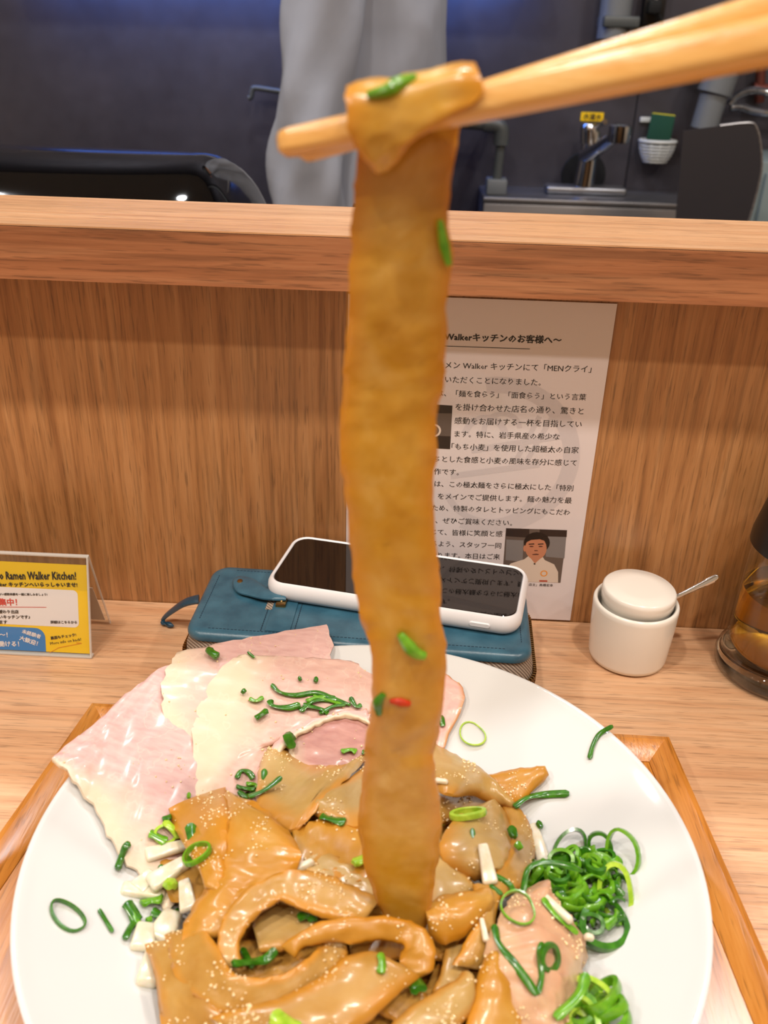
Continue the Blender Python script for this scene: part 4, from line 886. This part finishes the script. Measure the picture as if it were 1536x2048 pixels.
V, F, uv = ribbon([(p+Vector((-.3*w_, .45*w_, .85*w_)), p-Vector((-.3*w_, .45*w_, .85*w_))) for p, w_ in ((e1-(tip-e1)*.35, .0014), (e1, .0014), (e1.lerp(tip, .35), .0015), (e1.lerp(tip, .75), .0020), (e1.lerp(tip, .95), .0019), (tip, .0008))], .0010, .0003, na=6, rag=0)
o = ob('small_spoon', V, F, M['chrome'], smooth=60); tag(o, 'small steel spoon sticking out of the white condiment jar', 'spoon')

# ------------------------------------------------------------------ oil bottle
BC = onz(1552, 1338, 0); q = thing('oil_bottle', BC, 'clear bottle of amber oil with black cap at the right edge', 'bottle')
ob('glass_body', *lathe([(0, .0006), (.0345, .0006), (.0368, .003), (.0372, .007), (.0362, .0105), (.0335, .014), (.0328, .018), (.0326, .034), (.0318, .062), (.0312, .080), (.0306, .088), (.0300, .0895), (.0290, .0895), (.0298, .078), (.0306, .062), (.0312, .034), (.0312, .0185), (.0300, .0165), (0, .0150)], BC, 96), M['glass'], q, smooth=60)
ob('glass_base', *lathe([(0, .0012), (.0340, .0012), (.0358, .0035), (.0362, .007), (.0345, .0100), (.031, .0135), (0, .0142)], BC, 96), plain('thick_glass', (244, 240, 232), .02, tr=1., ior=1.45), q, smooth=60)
ob('oil', *lathe([(0, .0155), (.0292, .0168), (.0308, .0190), (.0308, .034), (.0303, .0560), (.0299, .0562), (0, .0558)], BC, 96), M['oil'], q, smooth=50)
ob('cap', *lathe([(0, .120), (.018, .120), (.0245, .1185), (.0280, .114), (.0325, .092), (.0328, .086), (.0320, .0852), (.0316, .0897), (0, .0898)], BC, 96), M['blackmat'], q, smooth=40)

# ------------------------------------------------------------------ kitchen behind
def K(px, py, d=.0): return ony(px, py, YW-d)
def kt(pts, r, d, seg=14, sub=6): return tube([K(a, b, d) for a, b in pts], r, seg, sub)
pxm = FPX/2.15
# sink counter along the wall
a = K(966, 396, .22); b = K(1372, 410, .22)
q = thing('steel_sink', ((a.x+b.x)/2, YW-.2, FLOOR), 'dark stainless steel sink unit below the faucet', 'sink')
zs = ony(1165, 401, YW-.17).z
xs0 = ony(966, 400, YW-.17).x; xs1 = ony(1440, 410, YW-.17).x
ob('sink_deck', *box(xs0, xs1, YW-.17, YW-.001, zs-.012, zs, .003), M['steel'], q); ob('sink_front', *box(xs0+.002, xs1-.002, YW-.168, YW-.158, zs-.25, zs-.0122, .002), M['steel'], q)
ob('sink_side', *box(xs0+.002, xs0+.012, YW-.157, YW-.002, zs-.25, zs-.0122, .002), M['steel'], q); ob('sink_side', *box(xs1-.012, xs1-.002, YW-.157, YW-.002, zs-.25, zs-.0122, .002), M['steel'], q)
for x in (xs0+.03, xs1-.03):
    for y in (YW-.14, YW-.04): ob('leg', *tube([(x, y, FLOOR), (x, y, zs-.25)], .012, 12, 1), M['steel'], q)

# faucet
FD = .075; fb = K(1170, 384, FD); q = thing('kitchen_faucet', (fb.x, fb.y, zs), 'chrome lever faucet on a flat base plate below the yellow sticker', 'faucet')
l = K(1088, 390, FD).x; r = K(1248, 395, FD).x
ob('base_plate', *box(l, r, YW-FD-.025, YW-FD+.025, zs+.0003, zs+.016, .006, 3), M['steel'], q)
top = K(1178, 245, FD); kx = K(1165, 385, FD)
ob('post', *tube([Vector((kx.x, YW-FD, zs+.005)), Vector((kx.x+.003, YW-FD, K(1175, 330, FD).z)), Vector((kx.x+.004, YW-FD, K(1178, 262, FD).z))], [.022, .020, .017], 20, 4), M['chrome'], q)
ob('mixer_head', *tube([K(1178, 285, FD), K(1179, 256, FD), K(1180, 247, FD)], [.018, .019, .015], 20, 4), M['chrome'], q)
ob('lever', *tube([K(1185, 262, FD), K(1198, 252, FD+.02), K(1210, 243, FD+.04)], [.005, .004, .006], 10, 3), M['chrome'], q)
sp_ = ob('spout', *tube([K(1172, 312, FD), K(1195, 298, FD+.06), K(1220, 280, FD+.11), K(1236, 268, FD+.14)], [.017, .013, .012, .013], 16, 5), M['chrome'], q)
ob('spout_tip', *lathe([(0, .0), (.019, 0), (.021, .006), (.021, .03), (.016, .034), (0, .034)], K(1238, 272, FD+.14)-Vector((0, 0, .012)), 24), M['chrome'], sp_)
hc = K(1166, 350, .004); V, F = lathe([(0, 0), (.046, 0), (.048, .002), (.046, .004), (0, .004)], (0, 0, 0), 40, Matrix.Rotation(math.radians(90), 4, 'X')); V = [v+hc for v in V]
o = ob('wall_hole_disc', V, F, M['hole'], loc=hc); tag(o, 'black disc standing in for a round hole in the wall behind the faucet', 'hole disc')  # flat black disc drawn in place of a dark round hole
# sticker with the writing
s0 = K(1163, 224, .003); s1 = K(1206, 243, .003); q = thing('yellow_sticker', ((s0.x+s1.x)/2, YW-.003, s1.z), 'small yellow sticker reading three black characters above the faucet', 'sticker')
ob('sticker_face', *box(s0.x, s1.x, YW-.002, YW-.0004, s1.z, s0.z), M['yellow'], q, smooth=0)
Sx = Sheet(Vector((0, YW-.002, 0)), Vector((1, 0, 0)), Vector((0, 0, 1))); Sx.text('ink', '水道水', Sx.at(1167, 233), Sx.at(1203, 235), .0003, bold=.02); Sx.build(q, {'ink': 'lettering'})
# elbow pipe at left of faucet
DPI = .12
q = thing('elbow_pipe', K(990, 390, DPI), 'dark grey elbow pipe running along the wall and down to the sink', 'pipe')
ob('horizontal_run', *kt([(800, 236), (900, 243), (985, 250)], .012, DPI), M['pipedk'], q)
ob('elbow', *kt([(968, 248), (990, 250), (1001, 256), (1003, 270), (1002, 290)], .0155, DPI), M['pipedk'], q); ob('drop_pipe', *kt([(1002, 284), (997, 330), (990, 386)], .0095, DPI), M['pipedk'], q)
ob('wall_clip', *box(K(985, 250).x-.01, K(985, 250).x+.01, YW-DPI, YW-.0002, K(985, 250, DPI).z-.008, K(985, 250, DPI).z+.008, .002), M['pipedk'], q)
x0 = K(972, 380, DPI).x; x1 = K(1012, 380, DPI).x; ob('foot_box', *box(x0, x1, YW-DPI-.02, YW-DPI+.03, zs+.0003, zs+.03, .003), M['pipe'], q)
q = thing('thin_rail', K(540, 182, .05), 'thin dark rail with hooked end on the kitchen wall left of the person', 'rail')
ob('rod', *kt([(497, 196), (502, 194), (505, 180), (512, 176), (560, 183), (620, 190), (700, 199)], .0055, .05, 10, 5), M['pipedk'], q)
ob('standoff', *tube([K(560, 183, .05), K(560, 183, .05)+Vector((0, .0498, 0))], .004, 8, 1), M['pipedk'], q); ob('standoff', *tube([K(680, 197, .05), K(680, 197, .05)+Vector((0, .0498, 0))], .004, 8, 1), M['pipedk'], q)
# pipes at the right
q = thing('wall_pipe', K(1222, 40, .05), 'wide grey vertical pipe at the top right of the wall', 'pipe')
pz = K(1222, 78, .05).z; ob('pipe_run', *tube([Vector((K(1225, 70, .05).x, YW-.05, pz)), Vector((K(1225, 70, .05).x+.005, YW-.05, CEIL-.02))], .031, 20, 1), M['pipe'], q)
ob('pipe_strap', *box(K(1225, 70).x-.035, K(1225, 70).x+.035, YW-.085, YW-.0003, pz+.02, pz+.04, .004), M['pipedk'], q)
q = thing('power_outlet', K(1310, 25, .01), 'dark wall outlet box with a black plug in it', 'outlet')
c1 = K(1283, 52, .03); c2 = K(1334, 0, .03); ob('outlet_box', *box(c1.x, c2.x, YW-.03, YW-.0002, c1.z, c1.z+.10, .004), M['blackmat'], q); ob('socket_insert', *box(c1.x+.018, c2.x-.018, YW-.034, YW-.0301, c1.z+.02, c1.z+.075, .002), M['steel'], q)
q = thing('power_plug', K(1308, 12, .05), 'black plug and cord in the wall outlet', 'plug')
pcx = K(1308, 14, .05); ob('plug', *box(pcx.x-.013, pcx.x+.013, YW-.062, YW-.0345, pcx.z-.012, pcx.z+.012, .005), M['hole'], q); ob('cord', *kt([(1310, 16), (1318, 30), (1328, 50), (1345, 75), (1380, 95)], .0035, .05), M['hole'], q)
q = thing('junction_pipe', K(1432, 200, .09), 'thick grey drain pipe with collar at the right', 'pipe')
jx = K(1434, 200, .09).x; zz = lambda py: K(1434, py, .09).z
ob('pipe_body', *tube([Vector((jx-.016, YW-.09, zz(258))), Vector((jx-.008, YW-.09, zz(190)))], .027, 24, 1), M['pipe'], q); ob('collar', *tube([Vector((jx-.008, YW-.09, zz(186))), Vector((jx, YW-.09, zz(140)))], .034, 24, 1), M['pipe'], q)
ob('upper_body', *tube([Vector((jx, YW-.09, zz(142))), Vector((jx+.01, YW-.09, zz(20)))], .028, 24, 1), M['pipe'], q); ob('bracket', *box(jx-.01, jx+.01, YW-.09, YW-.0002, zz(165)-.01, zz(165)+.01, .002), M['pipedk'], q)
def hose(pts, label):
    P3 = catmull([K(a, b, .07) for a, b in pts], 14); rad = [.0085 if i % 2 else .0068 for i in range(len(P3))]; V, F = tube(P3, rad, 12, 1); o = ob('flexible_hose', V, F, M['chrome'], smooth=60); tag(o, label, 'hose', 'flexible steel hoses')
hose([(1458, 210), (1475, 192), (1500, 182), (1530, 184), (1570, 200), (1590, 230)], 'upper ribbed steel hose arching from the drain pipe'); hose([(1460, 216), (1480, 214), (1505, 222), (1535, 226), (1580, 224), (1600, 240)], 'lower ribbed steel hose wavering below the other')
q = thing('copper_valve', K(1520, 180, .05), 'small reddish valve behind the steel hoses', 'valve')
M['copper'] = plain('dull_copper', (110, 58, 48), .5, .6); ob('valve_stem', *kt([(1522, 130), (1520, 165), (1518, 205)], .010, .03), M['copper'], q); ob('valve_knob', *kt([(1505, 178), (1535, 181)], .013, .03, 12, 2), M['copper'], q)
# splash guard and box
q = thing('splash_guard', ony(1450, 400, 1.25), 'dark grey splash guard panel with a rounded corner at the right', 'panel')
YG = 1.14; Q = [ony(1366, 262, YG), ony(1440, 252, YG), ony(1498, 246, YG), ony(1513, 256, YG), ony(1521, 290, YG), ony(1523, 340, YG), ony(1510, 400, YG), ony(1495, 450, YG), ony(1490, 520, YG), ony(1345, 520, YG), ony(1355, 400, YG)]
M['guard'] = plain('guard_plastic', (58, 56, 60), .35, .3); ob('guard_sheet', *loft([Q, [v+Vector((0, .004, 0)) for v in Q]]), M['guard'], q, smooth=20); ob('guard_foot', *box(Q[9].x, Q[8].x, YG-.02, YG+.03, FLOOR, Q[9].z+.01, .004), M['guard'], q)
ob('guard_trim', *tube([v+Vector((0, .002, 0)) for v in Q[1:8]], .0028, 8, 3), M['steel'], q)
q = thing('green_grey_cabinet', ony(1530, 420, 1.5), 'pale grey green cabinet corner at the far right', 'cabinet'); g = ony(1518, 322, 1.36); M['gg'] = plain('grey_green_enamel', (112, 124, 124), .45)
ob('cabinet_body', *box(g.x, g.x+.45, 1.36, YW-.0005, FLOOR, g.z, .004), M['gg'], q); ob('door', *box(g.x+.015, g.x+.43, 1.345, 1.3598, FLOOR+.08, g.z-.02, .003), M['gg'], q)
# sponge holder
q = thing('sponge_basket', K(1316, 330, .03), 'white plastic slatted basket on the wall holding a sponge', 'basket')
bt = K(1317, 283, .04); bb_ = K(1317, 328, .04); Hh = bt.z-bb_.z; rw = (K(1352, 283, .04).x-K(1281, 283, .04).x)/2
def bring(f): 
    z = bt.z-Hh*f; k = 1-.42*f*f; return [Vector((bt.x+rw*k*math.cos(a), YW-.034+.030*k*math.sin(a), z)) for a in [2*math.pi*i/28 for i in range(29)]]
ob('rim', *tube(bring(0), .004, 8, 1), M['plas'], q)
for f in (.2, .34, .48, .62, .76, .9): ob('slat', *tube(bring(f), .0022, 6, 1), M['plas'], q)
for k in range(7):
    a = math.pi+math.pi*k/6; ob('rib', *tube([Vector((bt.x+rw*(1-.42*f*f)*math.cos(a), YW-.034+.030*(1-.42*f*f)*math.sin(a), bt.z-Hh*f)) for f in (0, .3, .6, .95)], .002, 6, 1), M['plas'], q)
ob('suction_tab', *box(K(1280, 235).x, K(1322, 240).x, YW-.006, YW-.0003, K(1290, 240).z-.004, K(1290, 240).z+.006, .001), M['plas'], q)
ob('back_strap', *box(bt.x-.006, bt.x+.006, YW-.005, YW-.0004, bt.z-.01, K(1300, 240).z, .001), M['plas'], q)
q = thing('kitchen_sponge', K(1320, 280, .035), 'green and yellow scouring sponge standing in the white basket', 'sponge')
s0 = K(1293, 283, .035); s1 = K(1350, 234, .035); RT = Matrix.Translation(Vector(((s0.x+s1.x)/2, YW-.034, (s0.z+s1.z)/2))) @ Matrix.Rotation(.06, 4, 'Y') @ Matrix.Rotation(-.25, 4, 'Z'); w2 = (s1.x-s0.x)/2*.95; h2 = (s1.z-s0.z)/2+.004
ob('scourer', *box(-w2, w2, -.014, -.006, -h2, h2, .002, 2, RT), M['grn'], q); ob('foam', *box(-w2, w2, -.0058, .014, -h2-.0, h2+.001, .003, 2, RT), M['spy'], q)

# black cooker behind the ledge
def sup(rx, ry, n=56, e=.32):
    out = []
    for i in range(n):
        a = 2*math.pi*i/n; c_, s_ = math.cos(a), math.sin(a); out.append((rx*math.copysign(abs(c_)**e, c_), ry*math.copysign(abs(s_)**e, s_)))
    return out
RYc = .30; ctz = ony(250, 303, RYc).z; rxr = ony(523, 405, RYc).x; rxl = rxr-.62; cxx = (rxl+rxr)/2; RX = (rxr-rxl)/2
q = thing('black_cooker', (cxx, RYc, FLOOR), 'big glossy black rounded cooker lid behind the ledge at the left', 'cooker')
lv = [((.0, .0), -.30), ((.0, .0), -.12)]+[((.055*(1-math.cos(math.radians(d_))), .138*(1-math.cos(math.radians(d_)))), -.10+.10*math.sin(math.radians(d_))) for d_ in range(5, 91, 7)]
ob('lid', *loft([[Vector((cxx+x, RYc+y, ctz+z)) for x, y in sup(RX-i[0], .15-i[1])] for i, z in lv]), M['black'], q, smooth=60)
ob('stand', *box(cxx-RX*.8, cxx+RX*.8, RYc-.12, RYc+.12, FLOOR, ctz-.30, .01), M['steel'], q)

# ------------------------------------------------------------------ person
PYY = 1.20
def pz_(px, py): return ony(px, py, PYY)
tcx = pz_(745, 150).x; s_ = 1/ (FPX/ (PYY+CD))  # metres per pixel, roughly
pr_ = thing('person', (tcx, PYY, FLOOR), 'person in a loose grey uniform shirt standing sideways behind the counter', 'person')
# body: continuous skin over a skeleton
bm = bmesh.new(); H0 = FLOOR
J = {'pel': (0, 0, .95, .11), 'sp1': (.0, 0, 1.1, .11), 'sp2': (0, 0, 1.25, .12), 'chest': (0, 0, 1.36, .12), 'neck': (0.01, 0, 1.47, .055), 'head0': (0.015, -.0, 1.54, .07), 'head1': (.03, -.01, 1.62, .095), 'head2': (.02, -.005, 1.70, .075),
     'hipL': (-.02, -.09, .88, .09), 'kneL': (.0, -.1, .48, .06), 'ankL': (-.03, -.1, .08, .042), 'toeL': (.13, -.11, .035, .035), 'hipR': (-.02, .09, .88, .09), 'kneR': (.02, .1, .48, .06), 'ankR': (0, .1, .08, .042), 'toeR': (.16, .11, .035, .035),
     'shL': (-.01, -.17, 1.38, .055), 'elL': (-.072, -.213, 1.12, .038), 'wrL': (-.08, -.21, .86, .028), 'hdL': (-.075, -.21, .80, .034), 'shR': (-.01, .17, 1.38, .055), 'elR': (-.04, .22, 1.10, .040), 'wrR': (-.02, .21, .86, .028), 'hdR': (-.005, .21, .80, .034)}
E_ = [('pel', 'sp1'), ('sp1', 'sp2'), ('sp2', 'chest'), ('chest', 'neck'), ('neck', 'head0'), ('head0', 'head1'), ('head1', 'head2'), ('pel', 'hipL'), ('hipL', 'kneL'), ('kneL', 'ankL'), ('ankL', 'toeL'), ('pel', 'hipR'), ('hipR', 'kneR'), ('kneR', 'ankR'), ('ankR', 'toeR'), ('chest', 'shL'), ('shL', 'elL'), ('elL', 'wrL'), ('wrL', 'hdL'), ('chest', 'shR'), ('shR', 'elR'), ('elR', 'wrR'), ('wrR', 'hdR')]
for sd, hy in (('L', -1), ('R', 1)):
    hx, hyy, hz, _ = J['hd'+sd]
    for k in range(4):
        dy = (k-1.5)*.018; L1 = .040-.004*abs(k-1.5); J[f'f{k}{sd}'] = (hx+dy, hyy, hz-.040, .0085); J[f'g{k}{sd}'] = (hx+.010+dy*1.1, hyy-hy*.012, hz-.040-L1, .0075); E_ += [('hd'+sd, f'f{k}{sd}'), (f'f{k}{sd}', f'g{k}{sd}')]
    J['t'+sd] = (hx+.034, hyy-hy*.012, hz-.008, .010); J['u'+sd] = (hx+.048, hyy-hy*.020, hz-.040, .0085); E_ += [('hd'+sd, 't'+sd), ('t'+sd, 'u'+sd)]
me = bpy.data.meshes.new('body'); keys = list(J); me.from_pydata([J[k][:3] for k in keys], [(keys.index(a), keys.index(b)) for a, b in E_], [])
tmp = bpy.data.objects.new('tmp', me); C.objects.link(tmp); sk = tmp.modifiers.new('s', 'SKIN'); tmp.modifiers.new('u', 'SUBSURF').levels = 2
for i, k in enumerate(keys): me.skin_vertices[0].data[i].radius = (J[k][3], J[k][3]); me.skin_vertices[0].data[i].use_root = (k == 'pel')
bpy.context.view_layer.update(); ev = bpy.data.meshes.new_from_object(tmp.evaluated_get(bpy.context.evaluated_depsgraph_get()))
PB = Vector((tcx, PYY, FLOOR)); BV = [v.co+PB for v in ev.vertices]; BF = [tuple(p.vertices) for p in ev.polygons]; bpy.data.objects.remove(tmp)
ob('body', BV, BF, M['skin'], pr_, smooth=180)
hd = PB+Vector((.03, -.01, 1.62))
V, F = lathe([(0, .115), (.05, .105), (.085, .07), (.100, .02), (.098, -.04), (.08, -.05), (.06, -.02)], hd+Vector((-.022, .005, 0)), 28); ob('hair', V, F, M['hair'], pr_)
for s in (-1, 1): ob('eye', *lathe([(0, .006), (.008, .004), (.010, 0), (0, -.004)], hd+Vector((.086, s*.032, .0)), 12, Matrix.Rotation(math.radians(90), 4, 'Y')), M['hair'], pr_)
ob('nose', *tube([hd+Vector((.090, 0, .01)), hd+Vector((.108, 0, -.022)), hd+Vector((.092, 0, -.030))], [.006, .013, .010], 10, 4), M['skin'], pr_); ob('mouth', *tube([hd+Vector((.086, -.02, -.05)), hd+Vector((.093, 0, -.052)), hd+Vector((.086, .02, -.05))], .004, 8, 4), M['ph_red'], pr_)
def cloth_ring(c, rx, ry, n=36, amp=.0, ph=0, tilt=0):
    return [c+Vector((rx*math.cos(a)*(1+amp*math.sin(5*a+ph)), ry*math.sin(a)*(1+amp*math.sin(5*a+ph+1)), tilt*math.cos(a))) for a in [2*math.pi*i/n for i in range(n)]]
# shirt: silhouette widths follow the photograph at the person's distance
sr = []
for z, dx, rx, ry, am in ((.74, -.035, .150, .19, .04), (.85, -.03, .148, .19, .04), (.96, -.025, .140, .19, .05), (1.04, -.012, .132, .185, .045), (1.12, -.0, .128, .185, .04), (1.20, .0, .124, .19, .03), (1.30, 0, .122, .20, .02), (1.38, 0, .112, .19, .01), (1.44, 0, .08, .12, 0), (1.465, .003, .062, .07, 0)): sr.append(cloth_ring(PB+Vector((dx, 0, z)), rx, ry, 48, am, z*9))
V, F = loft(sr, caps=False); ob('shirt', V, F, M['fabric'], pr_, smooth=180)
def sleeve(P3, rs, nm='sleeve'):
    P3 = catmull([PB+Vector(p) for p in P3], 5); ri = []; n = len(P3)
    for i, p in enumerate(P3):
        d = (P3[min(i+1, n-1)]-P3[max(i-1, 0)]).normalized(); u = d.cross(Vector((0, 1, 0))).normalized(); v = d.cross(u); f = i/(n-1)*(len(rs)-1); k = min(int(f), len(rs)-2); r = rs[k]+(rs[k+1]-rs[k])*(f-k)
        ri.append([p+(u*math.cos(a)+v*math.sin(a))*r*(1+.08*math.sin(3*a+i*.5)+.06*math.sin(5*a-i*.6)) for a in [2*math.pi*j/28 for j in range(28)]])
    V, F = loft(ri, caps=False); o = ob(nm, V, F, M['fabric'], pr_, smooth=180); return o
sleeve([(-.01, -.16, 1.40), (-.045, -.20, 1.30), (-.056, -.21, 1.23), (-.070, -.215, 1.13), (-.082, -.215, 1.05), (-.088, -.212, .97), (-.08, -.21, .87)], [.066, .060, .058, .056, .058, .058, .05])
sleeve([(-.01, .16, 1.40), (-.02, .20, 1.28), (-.04, .22, 1.14), (-.04, .22, 1.05), (-.02, .21, .87)], [.07, .066, .062, .056, .046])
for sd, y in (('L', -.1), ('R', .1)):
    V, F = loft([cloth_ring(PB+Vector((dx, y*yy, z)), r, r, 24, .03, z*8) for z, dx, r, yy in ((.06, -.02, .062, 1.05), (.25, -.01, .07, 1.05), (.48, .005, .082, 1.05), (.70, .0, .098, 1), (.86, -.01, .115, .95), (.95, -.01, .125, .7))], caps=False); ob('trouser_leg', V, F, M['trouser'], pr_, smooth=180)
    V, F = loft([[PB+Vector((.03+x, y*1.05+yy, z)) for x, yy in rrect(.27-2*i, .10-2*i, .045)] for i, z in ((.004, .001), (0, .012), (.0, .045), (.02, .075), (.04, .085))]); ob('shoe', V, F, M['blackmat'], pr_)
